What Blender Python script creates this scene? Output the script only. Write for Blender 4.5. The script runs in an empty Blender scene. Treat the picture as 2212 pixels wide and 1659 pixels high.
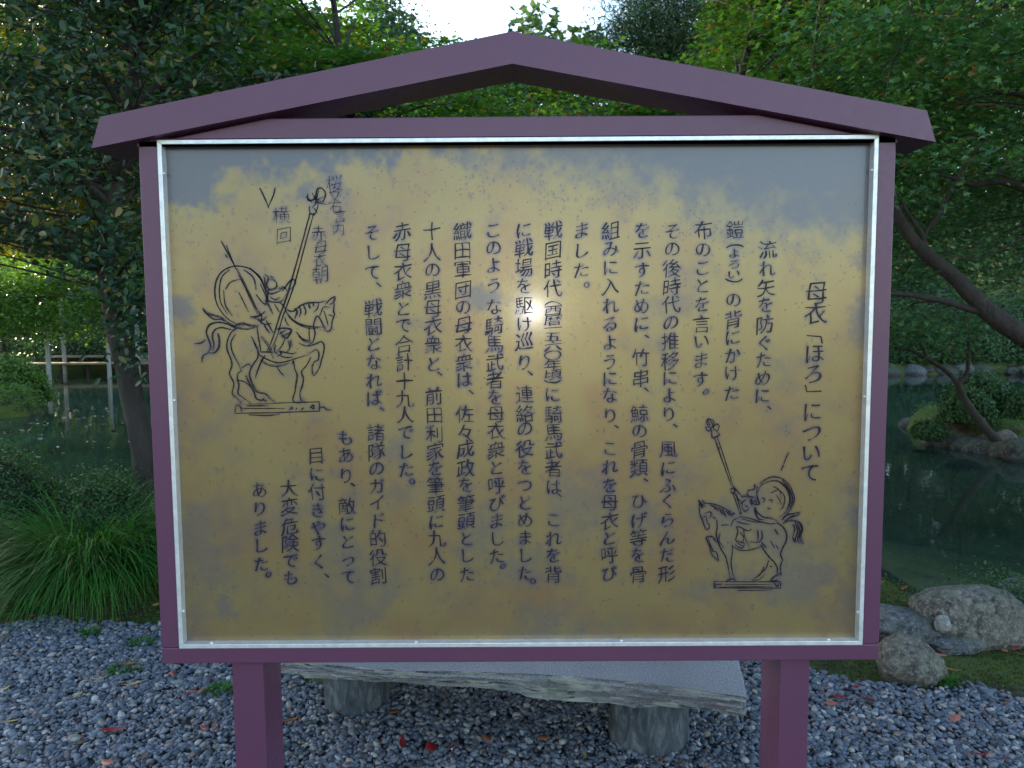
import bpy, math, random
import numpy as np
from mathutils import Vector, Matrix

S = bpy.context.scene
COL = S.collection
random.seed(7)
rng = np.random.default_rng(11)

# ------------------------------------------------------------ camera
H = 1.55
PITCH, YAW, ROLL = 4.61, 0.185, -0.382
FP, CX, CY = 1600.0, 1106.0, 829.5
def _rot():
    a = math.radians(90 - PITCH)
    return (Matrix.Rotation(math.radians(YAW), 3, 'Z') @ Matrix.Rotation(a, 3, 'X')
            @ Matrix.Rotation(math.radians(ROLL), 3, 'Z'))
RM = _rot()
cam_data = bpy.data.cameras.new('camera')
cam = bpy.data.objects.new('camera', cam_data); COL.objects.link(cam)
cam.matrix_world = Matrix.Translation((0, 0, H)) @ RM.to_4x4()
cam_data.sensor_width = 36.0
cam_data.lens = 36.0 * FP / 2212.0
cam_data.clip_start = 0.05
cam_data.clip_end = 600
cam_data.dof.use_dof = True
cam_data.dof.focus_distance = 2.05
cam_data.dof.aperture_fstop = 9.0
S.camera = cam

# ------------------------------------------------------------ world, sun, exposure
SUN_EL, SUN_AZ = 15.0, -45.0        # azimuth measured from +Y (ahead), negative = to the left
w = bpy.data.worlds.new('World'); S.world = w; w.use_nodes = True
nt = w.node_tree
bg = nt.nodes['Background']
sky = nt.nodes.new('ShaderNodeTexSky'); sky.sky_type = 'NISHITA'
sky.sun_disc = False
sky.sun_elevation = math.radians(SUN_EL)
sky.sun_rotation = math.radians(SUN_AZ)
sky.air_density = 1.1; sky.dust_density = 1.0; sky.ozone_density = 1.2
nt.links.new(sky.outputs[0], bg.inputs[0])
bg.inputs[1].default_value = 0.15
sun_d = bpy.data.lights.new('sun', 'SUN'); sun_d.energy = 4.2; sun_d.angle = math.radians(0.5)
sun_d.color = (1.0, 0.84, 0.55)
sun = bpy.data.objects.new('sun', sun_d); COL.objects.link(sun)
_sd = Vector((math.sin(math.radians(SUN_AZ)) * math.cos(math.radians(SUN_EL)),
              math.cos(math.radians(SUN_AZ)) * math.cos(math.radians(SUN_EL)),
              math.sin(math.radians(SUN_EL))))
sun.rotation_euler = _sd.to_track_quat('Z', 'Y').to_euler()
# the photographer's small flash, whose reflection shows on the lacquered plaque
fl_d = bpy.data.lights.new('camera_flash', 'POINT'); fl_d.energy = 4.5; fl_d.shadow_soft_size = 0.012
fl_d.color = (1.0, 0.97, 0.92)
fl = bpy.data.objects.new('camera_flash', fl_d); COL.objects.link(fl)
FLASH_PX = (1152, 672)
vs = S.view_settings
vs.view_transform = 'Standard'; vs.look = 'None'; vs.gamma = 1.0; vs.exposure = 1.95
vs.use_curve_mapping = False
S.cycles.max_bounces = 8
S.cycles.transparent_max_bounces = 8
S.cycles.caustics_reflective = False; S.cycles.caustics_refractive = False

# ------------------------------------------------------------ placing helpers
def ray(px, py):
    return RM @ Vector((px - CX, CY - py, -FP))
def atY(px, py, Y):
    d = ray(px, py); return Vector((0, 0, H)) + d * (Y / d.y)
def atZ(px, py, z=0.0):
    d = ray(px, py); return Vector((0, 0, H)) + d * ((z - H) / d.z)

# ------------------------------------------------------------ object helpers
def tag(o, label=None, cat=None, group=None, kind=None):
    if label: o['label'] = label
    if cat: o['category'] = cat
    if group: o['group'] = group
    if kind: o['kind'] = kind
    return o
def empty(name, loc):
    o = bpy.data.objects.new(name, None); COL.objects.link(o); o.location = loc
    o.empty_display_size = 0.1
    return o
def link(name, me, mat=None, parent=None, smooth=False):
    if mat is not None and not me.materials: me.materials.append(mat)
    o = bpy.data.objects.new(name, me); COL.objects.link(o)
    if parent is not None:
        o.parent = parent
        o.matrix_parent_inverse = Matrix.Translation(parent.location).inverted() if parent.parent is None else (Matrix.Identity(4) if parent.type == 'MESH' and parent.location.length == 0 else parent.matrix_basis.inverted())
    if smooth:
        me.polygons.foreach_set('use_smooth', [True] * len(me.polygons)); me.update()
    return o
def npmesh(name, V, F, mat=None, parent=None, smooth=False):
    """V (n,3) array; F (m,k) array, all faces with k corners"""
    V = np.asarray(V, np.float32); F = np.asarray(F, np.int32)
    me = bpy.data.meshes.new(name)
    me.vertices.add(len(V)); me.vertices.foreach_set('co', V.ravel())
    k = F.shape[1]
    me.loops.add(F.size); me.loops.foreach_set('vertex_index', F.ravel())
    me.polygons.add(len(F))
    me.polygons.foreach_set('loop_start', np.arange(0, F.size, k, dtype=np.int32))
    me.polygons.foreach_set('loop_total', np.full(len(F), k, np.int32))
    if smooth: me.polygons.foreach_set('use_smooth', np.ones(len(F), bool))
    me.update(calc_edges=True); me.validate()
    return link(name, me, mat, parent)
def pymesh(name, V, F, mat=None, parent=None, smooth=False):
    me = bpy.data.meshes.new(name); me.from_pydata([tuple(v) for v in V], [], F); me.update()
    return link(name, me, mat, parent, smooth)
def bevel(o, wdt=0.003, seg=2):
    m = o.modifiers.new('bevel', 'BEVEL'); m.width = wdt; m.segments = seg; m.limit_method = 'ANGLE'
    m.angle_limit = math.radians(40); m.harden_normals = False
    return o
def box(name, x0, x1, y0, y1, z0, z1, mat, parent=None, bev=0.0):
    V = [(x0,y0,z0),(x1,y0,z0),(x1,y1,z0),(x0,y1,z0),(x0,y0,z1),(x1,y0,z1),(x1,y1,z1),(x0,y1,z1)]
    F = [(0,3,2,1),(4,5,6,7),(0,1,5,4),(1,2,6,5),(2,3,7,6),(3,0,4,7)]
    o = pymesh(name, V, F, mat, parent)
    if bev: bevel(o, bev)
    return o
def prism(name, poly, y0, y1, mat, parent=None, bev=0.0):
    """poly: xz outline, counter-clockwise seen from the front (-Y)"""
    n = len(poly)
    V = [(x, y0, z) for x, z in poly] + [(x, y1, z) for x, z in poly]
    F = [tuple(range(n)), tuple(range(2*n-1, n-1, -1))]
    F += [(i, i+n, (i+1) % n + n, (i+1) % n) for i in range(n)]
    o = pymesh(name, V, F, mat, parent)
    if bev: bevel(o, bev)
    return o

class TubeSet:
    def __init__(s): s.V = []; s.F = []; s.n = 0
    def add(s, pts, rad, sides=7, wob=0.0):
        pts = [Vector(p) for p in pts]
        prev = None; rings = []
        up = Vector((0.3, 0.2, 1)).normalized()
        for i, p in enumerate(pts):
            t = (pts[min(i+1, len(pts)-1)] - pts[max(i-1, 0)]).normalized()
            if prev is None:
                a = t.cross(Vector((0, 1, 0.1)));
                if a.length < 1e-3: a = t.cross(Vector((1, 0, 0)))
                a.normalize()
            else:
                a = (prev - t * prev.dot(t)).normalized()
            prev = a; b = t.cross(a)
            r = rad[i]
            for k in range(sides):
                an = 2*math.pi*k/sides
                rr = r * (1 + wob * math.sin(k*2.7 + i*1.3) )
                s.V.append(p + (a*math.cos(an) + b*math.sin(an)) * rr)
            rings.append(s.n); s.n += sides
        for i in range(len(rings)-1):
            A, B = rings[i], rings[i+1]
            for k in range(sides):
                k2 = (k+1) % sides
                s.F.append((A+k, A+k2, B+k2, B+k))
        return s
    def build(s, name, mat, parent=None):
        return npmesh(name, np.array([v[:] for v in s.V]), np.array(s.F), mat, parent, True)
def smooth_path(pts, per=5):
    P = [Vector(p) for p in pts]
    if len(P) < 3: 
        return [P[0].lerp(P[1], i/per) for i in range(per+1)]
    P = [P[0]*2-P[1]] + P + [P[-1]*2-P[-2]]
    out = []
    for i in range(1, len(P)-2):
        for k in range(per):
            t = k/per
            a, b, c, d = P[i-1], P[i], P[i+1], P[i+2]
            out.append(0.5*((2*b) + (c-a)*t + (2*a-5*b+4*c-d)*t*t + (3*b-a-3*c+d)*t**3))
    out.append(P[-2])
    return out
def limb(pts, r0, r1, per=5, **k):
    p = smooth_path(pts, per); n = len(p)
    return p, [r0 + (r1-r0)*i/(n-1) for i in range(n)]

# ------------------------------------------------------------ materials
class NB:
    def __init__(s, name):
        s.m = bpy.data.materials.new(name); s.m.use_nodes = True
        s.t = s.m.node_tree; s.n = s.t.nodes; s.l = s.t.links
        s.p = s.n['Principled BSDF']; s.out = s.n['Material Output']
    def node(s, typ, **k):
        n = s.n.new(typ)
        for a, b in k.items(): setattr(n, a, b)
        return n
    def noise(s, scale, detail=4, rough=0.55, vec=None, dist=0.0):
        n = s.node('ShaderNodeTexNoise'); n.inputs['Scale'].default_value = scale
        n.inputs['Detail'].default_value = detail; n.inputs['Roughness'].default_value = rough
        n.inputs['Distortion'].default_value = dist
        if vec is None:
            if not hasattr(s, 'oc'): s.oc = s.node('ShaderNodeTexCoord').outputs['Object']
            vec = s.oc
        s.l.new(vec, n.inputs['Vector'])
        return n.outputs['Fac']
    def coord(s, scale=(1, 1, 1)):
        g = s.node('ShaderNodeTexCoord'); m = s.node('ShaderNodeMapping')
        m.inputs['Scale'].default_value = scale
        s.l.new(g.outputs['Object'], m.inputs['Vector']); return m.outputs[0]
    def ramp(s, fac, stops):
        r = s.node('ShaderNodeValToRGB'); e = r.color_ramp.elements
        while len(e) < len(stops): e.new(0.5)
        for i, (p, c) in enumerate(stops):
            e[i].position = p
            e[i].color = (*c, 1) if hasattr(c, '__len__') else (c, c, c, 1)
        s.l.new(fac, r.inputs[0]); return r.outputs[0]
    def mix(s, fac, a, b, mode='MIX'):
        m = s.node('ShaderNodeMix', data_type='RGBA', blend_type=mode)
        for sock, v in ((m.inputs[0], fac), (m.inputs[6], a), (m.inputs[7], b)):
            if isinstance(v, (int, float)): sock.default_value = v
            elif isinstance(v, tuple): sock.default_value = (*v, 1)
            else: s.l.new(v, sock)
        return m.outputs[2]
    def math(s, op, a, b=0.0, clamp=False):
        m = s.node('ShaderNodeMath', operation=op, use_clamp=clamp)
        for i, v in enumerate((a, b)):
            if isinstance(v, (int, float)): m.inputs[i].default_value = v
            else: s.l.new(v, m.inputs[i])
        return m.outputs[0]
    def set(s, **k):
        for a, v in k.items():
            sock = s.p.inputs[a.replace('_', ' ')]
            if isinstance(v, (int, float)): sock.default_value = v
            elif isinstance(v, tuple): sock.default_value = (*v, 1) if len(v) == 3 else v
            else: s.l.new(v, sock)
        return s
    def bump(s, h, strength=0.3, dist=0.01):
        b = s.node('ShaderNodeBump'); b.inputs['Strength'].default_value = strength
        b.inputs['Distance'].default_value = dist
        s.l.new(h, b.inputs['Height']); s.l.new(b.outputs[0], s.p.inputs['Normal']); return s

def m_paint():
    b = NB('maroon_paint')
    n = b.noise(3.0, 4); f = b.noise(60, 3)
    c = b.mix(n, (0.108, 0.038, 0.080), (0.130, 0.048, 0.097))
    c = b.mix(b.ramp(b.noise(14, 6, 0.7), [(0.62, 0.0), (0.8, 0.25)]), c, (0.14, 0.065, 0.11))
    b.set(Base_Color=c, Roughness=b.ramp(f, [(0.3, 0.34), (0.7, 0.44)]), IOR=1.5)
    b.bump(b.noise(260, 2), 0.06, 0.002); return b.m
def m_metal():
    b = NB('aluminium_trim')
    v = b.coord((1, 1, 1)); n = b.noise(35, 5, 0.7, v)
    b.set(Base_Color=b.ramp(n, [(0.3, (0.62, 0.63, 0.65)), (0.7, (0.85, 0.86, 0.87))]), Metallic=0.5,
          Roughness=b.ramp(b.noise(90, 3), [(0.3, 0.34), (0.7, 0.5)]))
    b.bump(b.noise(150, 3), 0.12, 0.002); return b.m
def m_leaf(name, dark, mid, light, odd=None, trans=0.35, rough=0.45, spec=0.5, odd_at=0.93):
    b = NB(name)
    g = b.node('ShaderNodeNewGeometry').outputs['Random Per Island']
    st = [(0.0, dark), (0.5, mid), (0.9 if odd else 1.0, light)]
    if odd: st += [(odd_at, odd)]
    c = b.ramp(g, st)
    c2 = b.mix(b.noise(1.3, 3), c, b.mix(1.0, c, (0.62, 0.72, 0.8), 'MULTIPLY'))
    b.set(Base_Color=c2, Roughness=rough); b.p.inputs['Specular IOR Level'].default_value = spec
    tr = b.node('ShaderNodeBsdfTranslucent')
    tc = b.mix(1.0, c, (1.25, 1.45, 0.6), 'MULTIPLY')
    b.l.new(tc, tr.inputs['Color'])
    mx = b.node('ShaderNodeMixShader'); mx.inputs[0].default_value = trans
    b.l.new(b.p.outputs[0], mx.inputs[1]); b.l.new(tr.outputs[0], mx.inputs[2])
    b.l.new(mx.outputs[0], b.out.inputs['Surface']); return b.m
def m_bark(name, c0, c1, sc=14, moss=None):
    b = NB(name)
    v = b.coord((1, 1, 0.25)); n = b.noise(sc, 8, 0.7, v, 0.6)
    c = b.ramp(n, [(0.3, c0), (0.7, c1)])
    if moss: c = b.mix(b.ramp(b.noise(5, 5), [(0.5, 0.0), (0.62, 1.0)]), c, moss)
    b.set(Base_Color=c, Roughness=0.9); b.bump(n, 0.8, 0.02); return b.m
def m_rock(name, c0, c1, moss=0.0, sc=5.0):
    b = NB(name)
    n = b.noise(sc, 10, 0.65, None, 0.4)
    c = b.ramp(n, [(0.38, c0), (0.62, c1)])
    sp = b.ramp(b.noise(sc*3.5, 6, 0.75), [(0.50, 0.0), (0.60, 1.0)])
    c = b.mix(b.math('MULTIPLY', sp, 0.6), c, tuple(min(1, x*1.9) for x in c1))
    dk = b.ramp(b.noise(sc*2.2, 6, 0.75), [(0.38, 1.0), (0.46, 0.0)])
    c = b.mix(b.math('MULTIPLY', dk, 0.6), c, tuple(x*0.4 for x in c0))
    if moss:
        g = b.node('ShaderNodeNewGeometry'); sx = b.node('ShaderNodeSeparateXYZ')
        b.l.new(g.outputs['Normal'], sx.inputs[0])
        f = b.math('MULTIPLY', sx.outputs[2], b.ramp(b.noise(7, 6, 0.65), [(0.46, 0.0), (0.56, 1.0)]), True)
        c = b.mix(b.math('MULTIPLY', f, moss, True), c, (0.035, 0.07, 0.015))
    b.set(Base_Color=c, Roughness=0.88)
    h = b.math('ADD', n, b.math('MULTIPLY', b.noise(sc*9, 6, 0.7), 0.5))
    b.bump(h, 0.9, 0.03); return b.m

PAINT = m_paint(); METAL = m_metal()
CAMELLIA = m_leaf('glossy_evergreen_leaf', (0.013, 0.038, 0.016), (0.026, 0.072, 0.029), (0.050, 0.113, 0.045), (0.30, 0.20, 0.03), 0.30, 0.38, 0.5, 0.994)
MAPLE = m_leaf('maple_leaf', (0.035, 0.096, 0.024), (0.072, 0.168, 0.035), (0.120, 0.240, 0.048), (0.22, 0.13, 0.025), 0.42, 0.5, 0.4, 0.965)
MAPLE_D = m_leaf('shaded_maple_leaf', (0.033, 0.105, 0.045), (0.068, 0.173, 0.063), (0.128, 0.255, 0.090), (0.18, 0.09, 0.03), 0.32, 0.5, 0.4, 0.985)
FARLEAF = m_leaf('broadleaf_foliage', (0.040, 0.088, 0.040), (0.080, 0.152, 0.064), (0.136, 0.224, 0.080), None, 0.3, 0.6, 0.3)
FARGOLD = m_leaf('sunlit_gold_foliage', (0.07, 0.09, 0.012), (0.17, 0.145, 0.015), (0.27, 0.19, 0.02), None, 0.4, 0.6, 0.3)  # gold leaf colour carries the warm glow of sunlit leaves
CONIFER = m_leaf('conifer_foliage', (0.037, 0.085, 0.054), (0.076, 0.145, 0.085), (0.128, 0.204, 0.111), None, 0.15, 0.7, 0.2)
FARWOOD = m_leaf('hazed_wood_foliage', (0.053, 0.098, 0.060), (0.090, 0.150, 0.075), (0.150, 0.210, 0.105), None, 0.2, 0.7, 0.2)  # leaf colour lightened to stand for the haze of distance
PINE = m_leaf('pine_needles', (0.033, 0.075, 0.042), (0.060, 0.120, 0.057), (0.105, 0.165, 0.075), (0.16, 0.11, 0.04), 0.2, 0.6, 0.3, 0.97)
SHRUB = m_leaf('clipped_shrub_leaf', (0.019, 0.054, 0.016), (0.038, 0.101, 0.024), (0.068, 0.149, 0.038), None, 0.25, 0.5, 0.4)
VINE = m_leaf('wisteria_leaf', (0.047, 0.113, 0.020), (0.100, 0.198, 0.034), (0.185, 0.290, 0.047), None, 0.45, 0.5, 0.4)
GRASS = m_leaf('sedge_blade', (0.022, 0.093, 0.015), (0.042, 0.162, 0.025), (0.087, 0.248, 0.038), (0.16, 0.15, 0.05), 0.3, 0.5, 0.25, 0.995)
BARK = m_bark('dark_bark', (0.010, 0.008, 0.007), (0.055, 0.044, 0.038))
BARK2 = m_bark('maple_bark', (0.012, 0.009, 0.008), (0.055, 0.042, 0.036), 20)
BARK3 = m_bark('pine_bark', (0.07, 0.035, 0.02), (0.25, 0.13, 0.07), 20)
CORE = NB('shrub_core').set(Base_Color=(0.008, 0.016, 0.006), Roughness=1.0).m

# ------------------------------------------------------------ vegetation helpers
def unit(v): return v / np.maximum(np.linalg.norm(v, axis=-1, keepdims=True), 1e-9)
SHAPES = {
    # x across, y along the leaf, z lift; faces
    'quad': (np.array([(0,0,0),(.28,.5,.04),(0,1,0),(-.28,.5,.04)], float), [(0,1,2,3)]),
    'oval': (np.array([(0,0,0),(.22,.28,.05),(.2,.68,.04),(0,1.05,-.06),(-.2,.68,.04),(-.22,.28,.05)], float), [(0,1,2,3),(0,3,4,5)]),
    'maple': (np.array([(0,0,0),(.42,.02,.0),(.2,.28,.03),(.62,.5,-.03),(.2,.5,.04),(0,1,-.05),(-.2,.5,.04),(-.62,.5,-.03),(-.2,.28,.03),(-.42,.02,.0)], float),
              [(0,1,2,8),(2,3,4,5),(8,2,5,6),(8,6,7,8),(8,9,0,0)]),
    'needle': (np.array([(0,0,0),(.08,.5,.02),(0,1,0),(-.08,.5,.02)], float), [(0,1,2,3)]),
}
SHAPES['maple'] = (SHAPES['maple'][0], [(0,1,2,8),(2,3,4,5),(8,2,5,6),(0,8,9,9),(6,7,8,8)])
def leafmesh(name, C, size, N, A, mat, shape='quad', parent=None):
    """C centres, N normals, A along-axis (n,3); one small face group per leaf"""
    T, F = SHAPES[shape]
    n = len(C); N = unit(N); A = unit(A - N * (A*N).sum(1, keepdims=True)); X = np.cross(A, N)
    size = np.broadcast_to(np.asarray(size), (n,))
    V = (C[:, None, :] + size[:, None, None] * (T[None, :, 0:1]*X[:, None] + T[None, :, 1:2]*A[:, None] + T[None, :, 2:3]*N[:, None]))
    k = len(T)
    tri = []
    for f in F:
        if len(set(f)) == 3:
            g = []; [g.append(q) for q in f if q not in g]; tri.append(g)
        else:
            tri.append([f[0], f[1], f[2]]); tri.append([f[0], f[2], f[3]])
    if shape in ('quad', 'needle'):
        FF = np.array(F)
    else: FF = np.array(tri)
    FA = (FF[None] + (np.arange(n)*k)[:, None, None]).reshape(-1, FF.shape[1])
    return npmesh(name, V.reshape(-1, 3), FA, mat, parent, False)
def leaves_at(C, flat=0.5, droop=0.2):
    n = len(C)
    N = rng.normal(size=(n, 3)) * (1-flat); N[:, 2] = np.abs(N[:, 2]) + flat
    A = rng.normal(size=(n, 3)); A[:, 2] = A[:, 2]*0.4 - droop
    return N, A

def tree(name, label, cat, base, height, crown, nclump, nleaf, size, leafmat, bark, trunk_r=0.15, shape='quad', flat=0.5,
         lean=(0, 0), clump=(0.6, 0.35), crown_off=(0, 0), group=None, bottom=0.3, sides=6, seed=0, keep=None, shell=0.5, droop=0.2, path=None):
    """crown=(rx, ry, rz half sizes); clumps in an uneven envelope, each fed by a limb"""
    global rng
    old = rng; rng = np.random.default_rng(100+seed)
    R = random.Random(seed)
    root = empty(name, base); tag(root, label, cat, group)
    b = Vector(base)
    top = b + Vector((lean[0], lean[1], height*0.93))
    tp = path or [b + Vector((0, 0, -0.3)), b.lerp(top, .3) + Vector((R.uniform(-.1, .1)*height*.2, 0, 0)), b.lerp(top, .6) + Vector((R.uniform(-.1, .1)*height*.2, 0, 0)), top]
    p, r = limb(tp, trunk_r, trunk_r*.16, 6)
    TubeSet().add(p, r, 9, .06).build('trunk', bark, root)
    cc = np.array([b.x+lean[0]*.7+crown_off[0], b.y+lean[1]*.7+crown_off[1], b.z + height*(1-(1-bottom)/2)])
    d = unit(rng.normal(size=(nclump*3, 3)))
    az = np.arctan2(d[:, 1], d[:, 0])
    lob = 1 + .18*np.sin(az*3+seed) + .14*np.sin(az*5+2*seed+d[:, 2]*4) + .12*np.sin(d[:, 2]*7+seed)
    rad = (shell + (1-shell)*rng.random(len(d))**.5) * lob
    rad[::5] *= .55
    cen = cc + d * rad[:, None] * np.array(crown)
    cen = cen[:nclump]
    if keep is not None: cen = cen[keep(cen)]
    lt = TubeSet()
    P = np.array([q[:] for q in p])
    for c in cen[::2]:
        zz = c[2] - 0.45*np.linalg.norm(c[:2]-P[:, :2].mean(0)) 
        i = int(np.argmin(np.abs(P[:, 2]-max(zz, P[0, 2]+height*.15))))
        s = Vector(P[i]); e = Vector(c)
        mid = s.lerp(e, .5) + Vector((R.uniform(-.1, .1), R.uniform(-.1, .1), .12))*(e-s).length
        rr = r[i]*.42
        pp, rr2 = limb([s, mid, e], rr, max(.004, rr*.12), 4)
        lt.add(pp, rr2, sides-1 if sides > 4 else 4)
    if lt.n: lt.build('branches', bark, root)
    w_ = rng.random(len(cen))**.7+.35; idx = rng.choice(len(cen), nleaf, p=w_/w_.sum())
    off = rng.normal(size=(nleaf, 3))
    off *= np.array([clump[0], clump[0], clump[1]])*(.6+.8*rng.random(len(cen))[idx])[:, None]*.62
    C = cen[idx] + off
    # sprays dip outwards
    C[:, 2] -= droop*np.linalg.norm(off[:, :2], axis=1)
    if keep is not None:
        C = C[keep(C)]
    N, A = leaves_at(C, flat, .15)
    leafmesh('crown', C, size*(.65+.7*rng.random(len(C))), N, A, leafmat, shape, root)
    rng = old
    return root

def mound(name, label, cat, c, r, nleaf, size, mat, seed=1, group=None, shape='quad', rough=0.06, lower=-0.2):
    """clipped shrub: dark twiggy core and a skin of small leaves"""
    g = np.random.default_rng(seed)
    root = empty(name, (c[0], c[1], c[2])); tag(root, label, cat, group)
    # core
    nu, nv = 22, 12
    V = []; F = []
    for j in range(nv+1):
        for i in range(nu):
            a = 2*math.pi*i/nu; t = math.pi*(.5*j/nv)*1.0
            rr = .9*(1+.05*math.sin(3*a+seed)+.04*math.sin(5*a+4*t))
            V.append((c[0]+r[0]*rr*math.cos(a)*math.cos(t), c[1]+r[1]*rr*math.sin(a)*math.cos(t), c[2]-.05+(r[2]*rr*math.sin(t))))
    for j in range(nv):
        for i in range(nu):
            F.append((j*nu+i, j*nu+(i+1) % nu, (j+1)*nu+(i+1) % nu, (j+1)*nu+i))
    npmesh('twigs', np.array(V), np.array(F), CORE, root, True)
    d = unit(g.normal(size=(nleaf, 3))); d[:, 2] = np.abs(d[:, 2])*(1-lower*0) + lower*g.random(nleaf)*.3
    az = np.arctan2(d[:, 1], d[:, 0])
    lob = 1+.05*np.sin(3*az+seed)+.04*np.sin(5*az+4*d[:, 2])+.04*np.sin(9*az+6*d[:, 2])+rough*g.normal(size=nleaf)
    lob *= .9+.13*g.random(nleaf)
    C = np.array(c)+d*np.array(r)*lob[:, None]; C[:, 2] = np.maximum(C[:, 2], c[2]-.02)
    N = d+.6*g.normal(size=d.shape); A = g.normal(size=d.shape)+d*.6
    leafmesh('foliage', C, size*(.7+.6*g.random(nleaf)), N, A, mat, shape, root)
    return root

def rock(name, label, c, r, mat, seed=0, cat='rock', group=None, rot=0.0, sub=5, ang=0.35):
    import bmesh
    bm = bmesh.new(); bmesh.ops.create_icosphere(bm, subdivisions=sub, radius=1.0)
    g = random.Random(seed); 
    from mathutils import noise as mn
    planes = [(Vector((g.gauss(0, 1), g.gauss(0, 1), g.gauss(0.2, .8))).normalized(), g.uniform(.68, .95)) for _ in range(9)]
    o3 = Vector((seed*3.1, seed*1.7, 2.0))
    for v in bm.verts:
        p = v.co.copy()
        q = p*(1+.16*mn.noise(p*1.3+o3)+.075*mn.noise(p*3.5+o3)+.035*mn.noise(p*9+o3)+.014*mn.noise(p*24+o3))
        for nrm, dd in planes:
            e = q.dot(nrm)-dd
            if e > 0: q -= nrm*e*(.55+ang)
        v.co = Vector((q.x*r[0], q.y*r[1], q.z*r[2]))
    bmesh.ops.rotate(bm, verts=bm.verts, matrix=Matrix.Rotation(rot, 3, 'Z'))
    for f in bm.faces: f.smooth = True
    me = bpy.data.meshes.new(name); bm.to_mesh(me); bm.free()
    o = link(name, me, mat); o.location = c
    if label: tag(o, label, cat, group)
    return o

# ============================================================ TERRAIN
gpts = [(-700, 1352), (0, 1352), (330, 1345), (560, 1345), (660, 1480), (1100, 1470), (1400, 1475), (1560, 1440), (1620, 1436), (1750, 1450), (1899, 1478), (2026, 1487), (2130, 1508), (2212, 1522), (2500, 1545), (2900, 1560)]
gw = np.array([atZ(*q)[:2] for q in gpts]); gw = gw[np.argsort(gw[:, 0])]
def gravel_edge(x): return np.interp(x, gw[:, 0], gw[:, 1]) + .05*np.sin(x*7)+.03*np.sin(x*17)
def sstep(a, b, x):
    t = np.clip((x-a)/(b-a), 0, 1); return t*t*(3-2*t)
ISL = (10.0, 12.4)
def pond_inside(x, y):
    near = 5.1 + .25*np.sin(x*1.3) + .15*np.sin(x*3.1)
    near = near - 1.45*sstep(.6, 1.7, x) + 2.2*sstep(4.4, 6, x)
    pen = 6.2*np.exp(-((x-.1)/1.9)**6)
    near = near + pen
    far = np.interp(x, [-60, -18, -8, 0, 6, 12, 20, 60], [36, 34, 34, 31, 28, 27, 27.5, 30]) + .4*np.sin(x*.9)+.2*np.sin(x*2.3)
    d = np.minimum(y-near, far-y)
    d = np.minimum(d, 24-np.abs(x))
    isl = (np.sqrt(((x-ISL[0])/2.9)**2+((y-ISL[1])/1.75)**2)-1)*1.8+.12*np.sin(x*4)+.1*np.sin(y*5)
    d = np.minimum(d, isl)
    isl2 = (np.sqrt(((x+12.4)/1.5)**2+((y-16.6)/1.0)**2)-1)*1.0
    return np.minimum(d, isl2)
def hgt(x, y):
    d = pond_inside(x, y)
    h = -1.1*sstep(-.12, .5, d)
    far = np.maximum(0, y-36)
    h = h + .22*sstep(27, 32, y)*(d < 0) + .10*far + .15*np.maximum(0, y-52) + 9*sstep(46, 80, y)*sstep(6, 4, x+y)  # last term: unseen hill at far left, added to block the low sun
    return h + .03*np.sin(x*2.1)*np.sin(y*1.7)*sstep(3.6, 6, y)*(d < -.2)
def vs_grid(a, b, n, c, k):   # spacing finer around c
    t = np.linspace(-1, 1, n); u = np.sign(t)*np.abs(t)**k
    return np.where(t < 0, c+(c-a)*u, c+(b-c)*u)
gx = np.concatenate([np.linspace(-140, -17, 60), np.arange(-16.8, 16.8, .14), np.linspace(17, 140, 60)])
gy = np.concatenate([np.linspace(-60, 2.4, 30), np.arange(2.6, 18, .11), np.arange(18.1, 34, .25), np.linspace(34.5, 160, 70)])
X, Y = np.meshgrid(gx, gy); Z = hgt(X, Y)
def grid_faces(nx, ny):
    i = np.arange(nx-1)[None]+np.arange(ny-1)[:, None]*nx
    return np.stack([i, i+1, i+1+nx, i+nx], -1).reshape(-1, 4)
b = NB('moss_and_soil')
n1 = b.noise(1.6, 8, .65); n2 = b.noise(60, 8, .75)
moss = b.ramp(n2, [(.3, (0.028, 0.045, 0.012)), (.5, (0.075, 0.105, 0.020)), (.72, (0.13, 0.16, 0.04))])
soil = b.ramp(n2, [(.3, (0.012, 0.009, 0.006)), (.7, (0.05, 0.036, 0.024))])
b.set(Base_Color=b.mix(b.ramp(n1, [(.50, 0.0), (.60, 1.0)]), moss, soil), Roughness=1.0)
b.bump(n2, .9, .02)
ground = npmesh('ground', np.stack([X, Y, Z], -1).reshape(-1, 3), grid_faces(len(gx), len(gy)), b.m, None, True)
tag(ground, kind='structure')

b = NB('pond_water')
v = b.coord((1, 1.0, 1))
n = b.math('ADD', b.noise(2.2, 3, .5, v), b.math('MULTIPLY', b.noise(9, 3, .5, v), .22))
b.set(Base_Color=b.ramp(b.noise(.5, 4), [(.3, (0.012, 0.026, 0.020)), (.7, (0.028, 0.052, 0.040))]), Roughness=0.025, IOR=1.33)
b.bump(n, .06, .04)
WZ = -0.40
wat = npmesh('pond_water', np.array([(-60, 3.0, WZ), (60, 3.0, WZ), (60, 48, WZ), (-60, 48, WZ)]), np.array([(0, 1, 2, 3)]), b.m)
tag(wat, kind='structure')

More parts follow.
